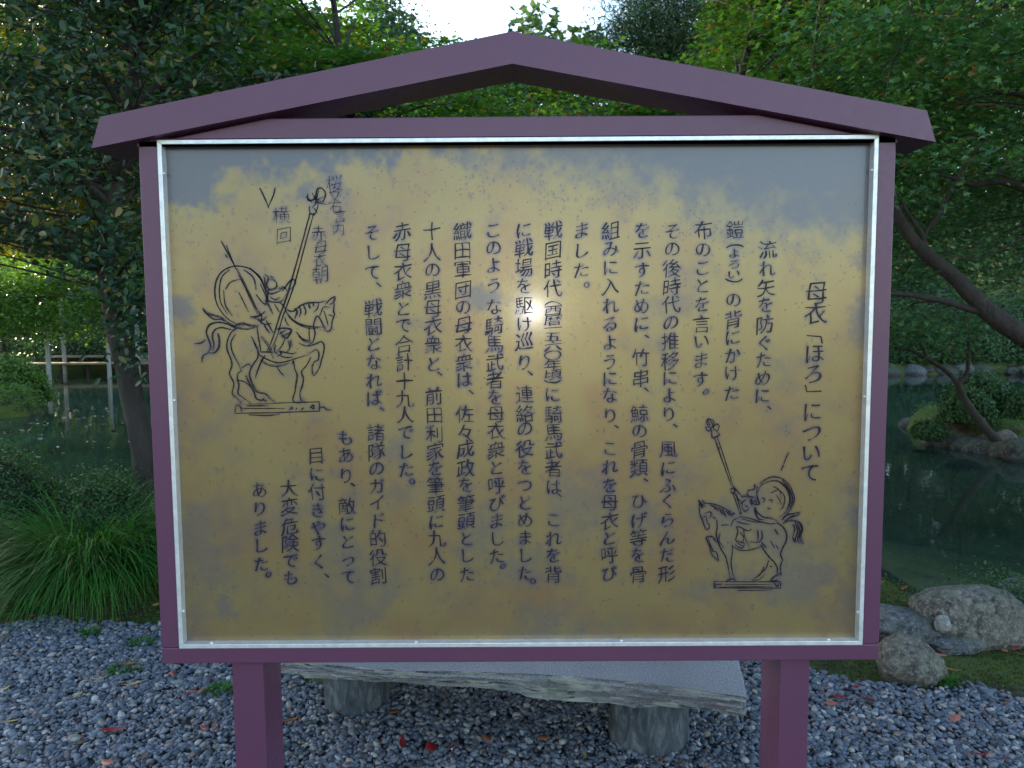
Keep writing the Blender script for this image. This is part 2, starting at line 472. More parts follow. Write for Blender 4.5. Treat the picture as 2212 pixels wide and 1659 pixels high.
# gravel bed sheet
xs = np.linspace(-9, 9, 181); ys = np.linspace(0, 1, 30)
GX = np.repeat(xs[None], 30, 0); GE = gravel_edge(xs)
GY = -8 + (GE[None]+8)*ys[:, None]
b = NB('gravel_bed')
vo = b.node('ShaderNodeTexVoronoi'); vo.inputs['Scale'].default_value = 48; b.l.new(b.coord(), vo.inputs['Vector'])
c = b.ramp(vo.outputs['Color'], [(.0, (0.035, 0.042, 0.055)), (.5, (0.09, 0.105, 0.13)), (1.0, (0.2, 0.22, 0.24))])
c = b.mix(b.ramp(vo.outputs['Distance'], [(.2, 0.0), (.55, 1.0)]), c, (0.012, 0.011, 0.012))
b.set(Base_Color=c, Roughness=.9)
b.bump(b.math('SUBTRACT', 1.0, vo.outputs['Distance']), 1.0, .01)
gs = npmesh('gravel_path', np.stack([GX, GY, np.full_like(GX, .006)], -1).reshape(-1, 3), grid_faces(181, 30), b.m)
tag(gs, kind='structure')

# pebbles: one mass of small stones
def ico():
    t = (1+5**.5)/2
    V = np.array([(-1,t,0),(1,t,0),(-1,-t,0),(1,-t,0),(0,-1,t),(0,1,t),(0,-1,-t),(0,1,-t),(t,0,-1),(t,0,1),(-t,0,-1),(-t,0,1)], float)
    F = np.array([(0,11,5),(0,5,1),(0,1,7),(0,7,10),(0,10,11),(1,5,9),(5,11,4),(11,10,2),(10,7,6),(7,1,8),(3,9,4),(3,4,2),(3,2,6),(3,6,8),(3,8,9),(4,9,5),(2,4,11),(6,2,10),(8,6,7),(9,8,1)])
    return unit(V), F
IV, IF = ico()
def m_pebble():
    b = NB('river_pebble')
    g = b.node('ShaderNodeNewGeometry').outputs['Random Per Island']
    c = b.ramp(g, [(0.0, (0.030, 0.038, 0.054)), (.30, (0.066, 0.086, 0.122)), (.58, (0.105, 0.130, 0.172)), (.78, (0.18, 0.20, 0.235)),
                   (.86, (0.20, 0.155, 0.13)), (.95, (0.42, 0.42, 0.41)), (1.0, (0.16, 0.08, 0.055))])
    c = b.mix(b.math('MULTIPLY', b.ramp(b.noise(140, 4, .7), [(.4, 0.0), (.65, 1.0)]), .3), c, (0.26, 0.28, 0.30))
    b.set(Base_Color=c, Roughness=.72); b.bump(b.noise(240, 3), .25, .002)
    return b.m
PEB = m_pebble()
def pebbles(n):
    x = rng.uniform(-3.1, 3.2, n*2); y = rng.uniform(2.15, 4.4, n*2)
    ok = (np.abs(x) < y*.78+.15) & (y < gravel_edge(x)+.02*rng.normal(size=n*2))
    x = x[ok][:n]; y = y[ok][:n]; n = len(x)
    s = np.exp(rng.normal(math.log(.0094), .34, n)); s = np.clip(s, .004, .019)
    z = .006 + rng.random(n)*.012
    V = IV[None]*(1+.16*rng.normal(size=(n, 12, 1)))
    V = V*np.stack([s*(.9+.5*rng.random(n)), s*(.8+.2*rng.random(n)), s*(.45+.35*rng.random(n))], -1)[:, None]
    a = rng.uniform(0, 6.283, n); ca, sa = np.cos(a)[:, None], np.sin(a)[:, None]
    x2 = V[..., 0]*ca-V[..., 1]*sa; y2 = V[..., 0]*sa+V[..., 1]*ca
    tl = rng.normal(0, .35, (n, 1)); z2 = V[..., 2]+x2*tl
    V = np.stack([x2+x[:, None], y2+y[:, None], z2+z[:, None]], -1)
    F = (IF[None]+(np.arange(n)*12)[:, None, None]).reshape(-1, 3)
    o = npmesh('gravel', V.reshape(-1, 3), F, PEB, None, True)
    tag(o, 'loose blue grey pebbles covering the path below the sign', 'gravel', kind='stuff')
pebbles(42000)

# ============================================================ THE SIGN
YF = 2.0            # front plane of the frame
DEP = 0.16
sign = empty('notice_board', (0.01, YF+.08, 0)); tag(sign, 'large maroon roofed notice board with a brass plaque of Japanese writing', 'sign')
zt, zb = H+.495, H-.9405
xl, xr = -.991, 1.011
# trim corners found at the frame plane
tx0, tx1 = -.9393, .9634; tz1, tz0 = H+.4910, H-.8951
FW = .0
# frame as four members round the panel (butt jointed)
box('frame_rail', xl, xr, YF, YF+DEP, zb, tz0, PAINT, sign, .003)
box('frame_rail', xl, tx0, YF, YF+DEP, tz0+.0005, tz1+.0, PAINT, sign, .003)
box('frame_rail', tx1, xr, YF, YF+DEP, tz0+.0005, tz1+.0, PAINT, sign, .003)
SL = .1925          # roof pitch
# top beam reaches up under the roof
def roof_under(x): return H+.669-SL*abs(x)
bt = H+.545
xc = (H+.669-bt)/SL
poly = [(xl, tz1+.0005), (xr, tz1+.0005), (xr, roof_under(xr)-.001), (xc, bt), (-xc, bt), (xl, roof_under(xl)-.001)]
prism('top_beam', poly, YF, YF+DEP, PAINT, sign, .0025)
# roof: two boxed slopes meeting at the ridge
pk, th = H+.7505, .0805
for s in (-1, 1):
    xe_t, xe_b = 1.072*s, 1.098*s
    pz = lambda x: pk-SL*abs(x)
    poly = [(0.0, pk), (xe_t, pz(xe_t)), (xe_b, pz(xe_b)-th+.006), (0.0, pk-th)]
    if s > 0: poly = poly[::-1]
    prism('roof_slope', poly, YF-.03, YF+.115, PAINT, sign)
# legs
for x0, x1 in ((-.803, -.714), (.743, .827)):
    box('leg', x0, x1, YF+.018, YF+DEP+.012, -.25, zb-.0005, PAINT, sign, .003)
# backing so the board is solid from behind
box('backing_board', tx0+.001, tx1-.001, YF+.06, YF+.12, tz0+.002, tz1-.002, PAINT, sign)
# aluminium angle trim: front flange and the return to the plaque
YP = YF+.021
fw = .0115
def trim(name, p):
    return p
def angle(x0, x1, z0, z1, side):
    # four L-section rails, mitred
    i = fw
    if side == 'b': poly = [(x0, z0), (x1, z0), (x1-i, z0+i), (x0+i, z0+i)]
    if side == 't': poly = [(x0+i, z1-i), (x1-i, z1-i), (x1, z1), (x0, z1)]
    if side == 'l': poly = [(x0, z0), (x0+i, z0+i), (x0+i, z1-i), (x0, z1)]
    if side == 'r': poly = [(x1-i, z0+i), (x1, z0), (x1, z1), (x1-i, z1-i)]
    return prism('metal_trim', poly, YF-.004, YP+.004, METAL, sign, .0012)
for sd in 'btlr': angle(tx0, tx1, tz0, tz1, sd)
# screws on the trim
def dome(c, r, axis, parent):
    V = []; F = []
    ax = Vector(axis).normalized(); u = ax.orthogonal().normalized(); v = ax.cross(u)
    for j in range(4):
        t = j/4*math.pi/2
        for k in range(10):
            a = 2*math.pi*k/10
            V.append(Vector(c)+(u*math.cos(a)+v*math.sin(a))*r*math.cos(t)+ax*r*.7*math.sin(t))
    V.append(Vector(c)+ax*r*.7)
    for j in range(3):
        for k in range(10): F.append((j*10+k, j*10+(k+1) % 10, (j+1)*10+(k+1) % 10, (j+1)*10+k))
    for k in range(10): F.append((30+k, 30+(k+1) % 10, 40))
    return pymesh('screw', V, F, METAL, parent, True)
for px, py in ((352, 375), (373, 865), (395, 1320)):
    z = atY(px, py, YF+.008).z; dome((tx0+fw, YF+.008, z), .0055, (1, 0, 0), sign)
for px, py in ((1883, 368), (1866, 857), (1852, 1322)):
    z = atY(px, py, YF+.008).z; dome((tx1-fw, YF+.008, z), .0055, (-1, 0, 0), sign)
for px, py in ((457, 1384), (899, 1382), (1342, 1381), (1790, 1380)):
    x = atY(px, py, YF+.008).x; dome((x, YF+.008, tz0+fw), .0055, (0, 0, 1), sign)

# ---------------- engraved writing: glyph outlines brushed into shape
_gc = {}
def glyph(ch):
    if ch in _gc: return _gc[ch]
    cu = bpy.data.curves.new('g', 'FONT'); cu.body = ch; cu.resolution_u = 4; cu.size = 1
    o = bpy.data.objects.new('g', cu); COL.objects.link(o)
    me = bpy.data.meshes.new_from_object(o)
    bpy.data.objects.remove(o); bpy.data.curves.remove(cu)
    V = np.array([v.co[:2] for v in me.vertices]); F = [tuple(p.vertices) for p in me.polygons]
    # boundary normals (faces are wound the same way)
    ed = {}
    for f in F:
        for i in range(len(f)): ed[(f[i], f[(i+1) % len(f)])] = 1
    nr = np.zeros_like(V)
    area = sum(np.cross(V[f[1]]-V[f[0]], V[f[2]]-V[f[0]]) for f in F)
    sg = 1 if area > 0 else -1
    for (a, c) in ed:
        if (c, a) not in ed:
            d = V[c]-V[a]; L = np.hypot(*d)
            if L > 1e-6:
                q = np.array([d[1], -d[0]])/L*sg; nr[a] += q; nr[c] += q
    nr = unit(nr)
    bpy.data.meshes.remove(me)
    _gc[ch] = (V, F, nr); return _gc[ch]
splat = []     # points of the plaque that carry a stain halo
def brush(ch, r, thin=.0):
    V, F, N = glyph(ch)
    V = V.copy()
    ph = r.uniform(0, 6.28)
    mod = .009*np.sin(V[:, 0]*9+ph)+.009*np.sin(V[:, 1]*8+ph*1.7)
    ins = -.018*np.abs(N[:, 1])+.008*np.abs(N[:, 0])+mod-thin
    V = V+N*ins[:, None]
    c = V-np.array([.5, .36])
    c[:, 1] += .11*c[:, 0]+.035*np.sin(c[:, 0]*5+ph)
    c[:, 0] += .02*np.sin(c[:, 1]*6+ph)
    a = r.uniform(-.03, .03); ca, sa = math.cos(a), math.sin(a)
    return np.stack([c[:, 0]*ca-c[:, 1]*sa, c[:, 0]*sa+c[:, 1]*ca], -1), F
INK = NB('engraved_ink'); 
INK.set(Base_Color=INK.mix(INK.noise(60, 4, .7), (0.004, 0.003, 0.005), (0.034, 0.026, 0.034)), Roughness=.5); INK.p.inputs['Specular IOR Level'].default_value = .25; INK = INK.m
YT = YP-.0006
def text_part(chars, name='text_column', lab=None):
    VV = []; FF = []; n = 0; R = random.Random(len(chars)*13+5)
    for ch, px, py, sz, thin in chars:
        V, F = brush(ch, R, thin)
        if ch in '（）「」':                                      # upright brackets
            V = np.stack([V[:, 1], -V[:, 0]], -1); V = V-(V.max(0)+V.min(0))/2
        szx, szy = sz if isinstance(sz, tuple) else (sz*1.04, sz*1.04)
        if '\u3041' <= ch <= '\u30ff' and ch not in '、。': szx *= .90; szy *= .90
        p = atY(px, py, YT); s = szx/FP*YT; t = szy/FP*YT
        for x, y in V: VV.append((p.x+x*s, YT, p.z+y*t))
        for f in F: FF.append(tuple(i+n for i in f))
        for f in F:
            c = V[list(f)].mean(0); splat.append((p.x+c[0]*s, p.z+c[1]*t, 1.0))
        n += len(V)
    o = pymesh(name, VV, FF, INK, plaque_parent)
    if lab: o['label'] = lab
    return o

Z3 = lambda x, y: (752.1+x*.26666, 442.4+y*.26666)
Z4 = lambda x, y: (752.1+x*.2826, 840.6+y*.2826)
Z5 = lambda x, y: (1194.5+x*.26666, 442.4+y*.26666)
Z6 = lambda x, y: (1194.5+x*.2826, 840.6+y*.2826)
Z7 = lambda x, y: (1459.9+x*.3627, 460.1+y*.3627)
Z8 = lambda x, y: (495.5+x*.2453, 902.5+y*.2453)
def seg(fn, x0, x1, s, ys, size=40):
    out = []
    n = len(ys)
    for i, (ch, y) in enumerate(zip(s, ys)):
        x = x0+(x1-x0)*(y-ys[0])/max(1, ys[-1]-ys[0]) if n > 1 else x0
        px, py = fn(x, y)
        if ch in '、。' and not isinstance(size, tuple):      # the mark sits low left in its glyph box; nudge so the ink lands on the spot
            px += size*.34; py -= size*.40
            if ch == '。': px -= size*.02
        out.append((ch, px, py, size, 0.0))
    return out
COLS = [
 seg(Z7, 838, 800, '母衣「ほろ」について', (475,602,752,840,962,1045,1185,1310,1430,1550), 50),
 seg(Z5, 1738, 1695, '流れ矢を防ぐために', (365,520,675,815,975,1125,1260,1405,1550))+seg(Z7, 555, 555, '、', (1170,)),
 seg(Z5, 1475, 1474, '鎧', (205,))+[('（', *Z5(1475, 335), (40, 34), 0)]+seg(Z5, 1472, 1465, 'よろい', (393,480,562), (34, 24))+[('）', *Z5(1465, 612), (40, 34), 0)]+seg(Z5, 1462, 1447, 'の背にかけた', (770,935,1075,1220,1365,1525)),
 seg(Z5, 1220, 1195, '布のことを言います', (205,360,510,660,810,970,1110,1260,1420))+seg(Z5, 1240, 1240, '。', (1530,)),
 seg(Z5, 968, 945, 'その後時代の推移によ', (215,360,520,670,810,955,1110,1265,1405,1545))+seg(Z6, 885, 870, 'り風にふくらんだ形', (195,460,605,740,860,1000,1140,1270,1415))+seg(Z6, 932, 932, '、', (290,)),
 seg(Z5, 725, 712, 'を示すために竹串', (205,370,535,675,820,965,1240,1405))+seg(Z5, 758, 758, '、', (1078,))+seg(Z5, 752, 752, '、', (1515,))+seg(Z6, 662, 650, '鯨の骨類ひげ等を骨', (190,320,465,605,860,1005,1140,1270,1420))+seg(Z6, 705, 705, '、', (705,)),
 seg(Z5, 468, 460, '組みに入れるようにな', (210,360,510,660,820,970,1120,1270,1410,1545))+seg(Z6, 437, 430, 'りこれを母衣と呼び', (205,455,595,740,870,1010,1140,1270,1415))+seg(Z6, 482, 482, '、', (298,)),
 seg(Z5, 230, 228, 'ました', (210,370,530))+seg(Z5, 275, 275, '。', (655,)),
 seg(Z3, 1660, 1658, '戦国時代', (210,370,530,680))+[('（', *Z3(1660, 800), (40, 34), 0)]+seg(Z3, 1660, 1658, '西暦一五六〇年頃', (856,935,1000,1070,1145,1220,1298,1375), (42, 24))+[('）', *Z3(1655, 1432), (40, 34), 0)]+seg(Z3, 1655, 1655, 'に', (1540,))+seg(Z4, 1570, 1568, '騎馬武者はこれを背', (195,330,470,610,750,1000,1145,1270,1420))+seg(Z4, 1610, 1610, '、', (826,)),
 seg(Z3, 1422, 1430, 'に戦場を駆け巡り連', (205,355,510,660,820,970,1110,1275,1540))+seg(Z3, 1470, 1470, '、', (1372,))+seg(Z4, 1350, 1352, '絡の役をつとめました', (190,305,455,600,735,870,1005,1140,1275,1410))+seg(Z4, 1408, 1408, '。', (1487,)),
 seg(Z3, 1175, 1190, 'このような騎馬武者を', (205,350,495,655,825,985,1130,1280,1425,1560))+seg(Z4, 1130, 1135, '母衣衆と呼びました', (195,325,470,605,740,875,1010,1145,1280))+seg(Z4, 1182, 1182, '。', (1367,)),
 seg(Z3, 925, 940, '織田軍団の母衣衆は', (215,370,525,690,825,980,1130,1280,1420))+seg(Z3, 990, 990, '、', (1535,))+seg(Z4, 893, 908, '佐々成政を筆頭とした', (195,335,460,610,735,875,1010,1145,1275,1420)),
 seg(Z3, 678, 695, '十人の黒母衣衆と前', (210,390,530,690,840,985,1140,1290,1555))+seg(Z3, 735, 735, '、', (1385,))+seg(Z4, 660, 680, '田利家を筆頭に九人の', (200,345,480,610,740,880,1015,1145,1280,1420)),
 seg(Z3, 437, 458, '赤母衣衆とで合計十九', (220,385,540,695,845,980,1135,1280,1435,1575))+seg(Z4, 435, 443, '人でした', (200,335,480,615))+seg(Z4, 488, 488, '。', (718,)),
 seg(Z3, 195, 210, 'そして戦闘となれば', (225,390,550,840,990,1130,1280,1425,1570))+seg(Z3, 242, 242, '、', (665,))+seg(Z4, 252, 252, '、', (168,))+seg(Z4, 212, 232, '諸隊のガイド的役割', (335,480,610,745,870,1005,1145,1290,1430)),
 seg(Z8, 1020, 1050, 'もあり敵にとって', (180,335,510,780,935,1095,1250,1405))+seg(Z8, 1085, 1085, '、', (600,)),
 seg(Z8, 765, 790, '目に付きやすく', (335,500,655,815,970,1110,1275))+seg(Z8, 850, 850, '、', (1400,)),
 seg(Z8, 525, 540, '大変危険でも', (625,785,960,1110,1260,1415)),
 seg(Z8, 262, 280, 'ありました', (640,805,975,1130,1290))+seg(Z8, 345, 345, '。', (1395,)),
]
plaque_parent = sign
for i, c in enumerate(COLS):
    text_part(c, 'text_column', 'title column in larger characters' if i == 0 else None)

# ---------------- engraved drawings (line work traced as strokes)
ZA = lambda x, y: (407+x*.352, 353.9+y*.352)
ZB = lambda x, y: (1459.9+x*.2667, 867.1+y*.2667)
def strokes(name, lab, fn, L, w0):
    VV = []; FF = []; n = 0
    R = random.Random(3)
    L2 = []
    for st in L:
        L2.append(st)
        if not (isinstance(st[0], (int, float)) and st[0] < 0):     # a fainter second pass of the scriber
            p_ = st[1:] if isinstance(st[0], (int, float)) else st
            ox, oy = R.uniform(-7, 7), R.uniform(-7, 7)
            L2.append((.55, *[(x+ox, y+oy) for x, y in p_]))
    for st in L2:
        wd = w0*.85
        if isinstance(st[0], (int, float)): wd = w0*.9*st[0]; st = st[1:]
        pts = [Vector((*fn(x+R.uniform(-2, 2), y+R.uniform(-2, 2)), 0)) for x, y in st]
        if wd < 0:
            wd = -wd; q_ = []
            for u_, v_ in zip(pts, pts[1:]): q_ += [u_.lerp(v_, k/4) for k in range(4)]
            pts = q_+[pts[-1]]
        else: pts = smooth_path(pts, 5)
        W = []
        for i, p in enumerate(pts):
            t = (pts[min(i+1, len(pts)-1)]-pts[max(i-1, 0)]);
            if t.length < 1e-6: t = Vector((1, 0, 0))
            t.normalize(); q = Vector((-t.y, t.x, 0))
            f = i/(len(pts)-1)
            hw = wd*.5*(.45+.75*math.sin(math.pi*min(1, f*1.0+.08))**.6+.2*math.sin(i*1.9+wd))
            W.append((p+q*hw, p-q*hw))
            a = atY(p.x, p.y, YT); splat.append((a.x, a.z, .6*min(1, wd/2)))
        for a, c in W:
            A = atY(a.x, a.y, YT-.0002); C = atY(c.x, c.y, YT-.0002)
            VV += [A, C]
        for i in range(len(W)-1): FF.append((n+2*i, n+2*i+1, n+2*i+3, n+2*i+2))
        n += 2*len(W)
    o = pymesh(name, VV, FF, INK, sign); o['label'] = lab
    return o
HA = [
 [1.2,(480,800),(465,750),(430,690),(370,640),(290,628),(215,655),(175,710),(162,790),(180,870),(230,940),(290,980),(345,992)],
 [1.1,(250,650),(205,695),(190,770),(200,850),(240,920)], [(215,780),(225,870),(270,935)], [(310,680),(345,740),(380,820),(420,900),(440,935)],
 [(310,790),(340,850),(370,910)], [(340,650),(395,700),(412,775)], [(225,770),(260,725),(325,705)], [(375,640),(440,700),(465,760)],
 [(415,800),(455,850),(480,860)], [(440,735),(470,800),(490,860)],
 [1.1,(200,475),(245,560),(285,632)], [(232,500),(262,580),(292,645)], [(225,560),(245,580)], [(292,640),(355,760),(420,895)], [(430,900),(450,940),(440,980)],
 [1.3,(745,300),(700,470),(640,690),(600,820),(555,940),(520,1060),(480,1155)], [1.2,(770,300),(722,470),(662,700),(622,820),(578,940),(545,1060),(500,1155)],
 [(470,1175),(440,1230),(410,1310)], [(455,1190),(425,1260),(412,1300)],
 [1.2,(735,185),(738,225),(775,215),(790,160),(815,150),(842,185),(825,235),(800,222)], [(775,205),(800,240),(845,250)], [(742,262),(745,300),(775,310),(795,250),(770,235)],
 [(760,180),(785,235),(760,270)], [(800,165),(790,215),(830,205)], [(720,200),(760,235)], [(770,270),(790,300)],
 [1.2,(470,680),(490,700),(480,740),(495,770),(530,762),(540,735),(520,712),(492,706)], [(480,780),(500,800),(545,790),(575,765)], [(462,690),(470,740),(475,790)], [(500,690),(520,700)],
 [(480,800),(490,840),(525,852),(570,845),(600,800)], [1.1,(575,780),(600,745),(622,720),(640,708),(655,722),(645,750),(620,770)], [(550,770),(590,760),(610,790)],
 [(500,815),(530,830),(560,815)], [(475,830),(500,880),(520,920)], [(560,850),(590,880),(600,910)], [(530,860),(560,910)], [(490,770),(480,830),(470,870)],
 [1.3,(85,890),(110,915),(150,932),(200,945),(240,975)], [1.2,(95,905),(150,950),(200,955),(225,970)], [1.5,(280,992),(330,978),(380,992),(430,990)], [1.3,(380,940),(430,930),(470,905)], [(240,975),(300,1005),(360,1015),(430,1000)],
 [(400,945),(450,960),(480,940)], [(430,960),(470,985),(510,980)],
 [1.4,(600,895),(640,905),(690,870),(740,852),(800,852),(845,845)], [1.3,(845,860),(870,830),(898,818),(890,850),(868,862)], [1.2,(895,855),(890,900),(897,925),(882,965),(878,1010),(858,1026),(835,1015)],
 [(835,1015),(820,985),(800,945),(785,935),(775,965)], [(805,935),(830,880),(870,880)], [(830,900),(850,960),(855,990)], [(860,925),(890,935)],
 [1.3,(650,885),(665,910),(650,950)], [1.3,(680,875),(690,905),(680,940)], [1.3,(705,865),(720,900),(715,930)], [1.3,(735,860),(745,890)], [1.2,(765,855),(770,880)], [(800,855),(790,890),(770,910)],
 [(600,905),(640,955),(700,985),(780,1000),(845,1000)], [(610,930),(670,985),(740,1010),(800,1010)], [(590,940),(600,970),(615,995)],
 [1.2,(775,950),(768,1000),(778,1040),(765,1090),(738,1110)], [(740,1000),(740,1060),(745,1090)], [1.1,(665,1035),(700,1075),(740,1085)], [(675,1055),(710,1085),(745,1090)], [(680,1100),(720,1118),(745,1110)],
 [1.2,(735,1120),(780,1105),(815,1092),(834,1118),(828,1160),(815,1210),(805,1250),(770,1300),(762,1275)], [(765,1245),(772,1215),(795,1205),(800,1160),(785,1142),(765,1150),(740,1165)], [(760,1230),(760,1290)],
 [1.2,(425,1165),(470,1195),(540,1220),(600,1215),(660,1195),(740,1170)], [(440,1205),(490,1238),(560,1242),(620,1225)], [(540,1240),(565,1280),(585,1300)],
 [1.1,(645,1210),(652,1260),(668,1300),(660,1360),(655,1400),(640,1450),(665,1467),(690,1465)], [1.1,(750,1190),(725,1235),(695,1275),(705,1320),(695,1370),(682,1410),(692,1450),(722,1468)], [(648,1205),(640,1230)],
 [1.2,(300,1010),(262,1035),(238,1090),(235,1140),(258,1200),(268,1240),(250,1290),(278,1350),(268,1410),(295,1440),(325,1470)], [(290,1045),(265,1090),(265,1140),(285,1190),(310,1230),(325,1270)],
 [(325,1270),(300,1290),(300,1330),(310,1360),(300,1410),(330,1430),(380,1468)], [1.2,(400,1100),(425,1145),(425,1190),(390,1240),(372,1290),(390,1350),(420,1400),(470,1412),(500,1440),(532,1465)],
 [(330,1250),(365,1230),(385,1240)], [1.2,(350,1300),(375,1350),(400,1400),(420,1445),(470,1450),(475,1465)], [(300,1330),(350,1340),(390,1380)], [(440,1460),(465,1440)], [(385,1060),(405,1100),(415,1130)],
 [1.5,(290,1012),(240,985),(180,975),(130,990),(112,1035),(128,1090),(138,1125),(120,1158)], [1.6,(180,1040),(190,1080),(185,1125),(160,1158),(128,1160)], [1.4,(260,1020),(200,1005),(160,1020),(145,1060),(155,1110),(145,1150)], [(40,1105),(80,1100),(110,1080)], [(120,1160),(90,1180),(80,1220)],
 [1.4,(460,980),(480,1015),(500,1040)], [1.3,(475,960),(500,1000),(520,1040)], [1.6,(540,1015),(580,1010),(625,1015),(628,1035),(600,1070),(575,1055),(560,1030)], [(560,1040),(600,1020)], [(570,1060),(630,1030)],
 [1.2,(420,1000),(430,1060),(440,1120),(440,1150)], [(445,1060),(490,1120),(520,1195)], [(440,1152),(520,1155)], [1.3,(545,1180),(570,1165),(560,1150),(600,1160),(640,1165),(660,1155)], [1.2,(565,1180),(600,1190),(640,1185)], [(535,1110),(530,1150),(555,1170)],
 [(590,1080),(570,1120),(545,1150)], [(610,1090),(620,1130),(600,1160)], [(625,1080),(630,1120)],
 [-1.2,(290,1480),(285,1530),(540,1528),(700,1520),(805,1518),(802,1462),(640,1466),(480,1470),(290,1478)], [(300,1482),(320,1490),(325,1520)], [(335,1502),(460,1500),(590,1500)], [(360,1485),(500,1482)], [(620,1508),(640,1500),(630,1490)], [(660,1508),(668,1495)], [(690,1505),(710,1495)],
 [1.3,(745,1500),(765,1480),(770,1505),(750,1490)], [(800,1500),(830,1490),(850,1505),(880,1507)], [(370,1538),(480,1542),(560,1535)],
 [1.3,(438,150),(465,205),(492,272)], [1.2,(532,145),(518,195),(488,265)],
]
strokes('horseman_drawing', 'large line drawing of a mounted warrior facing right', ZA, HA, 2.2)
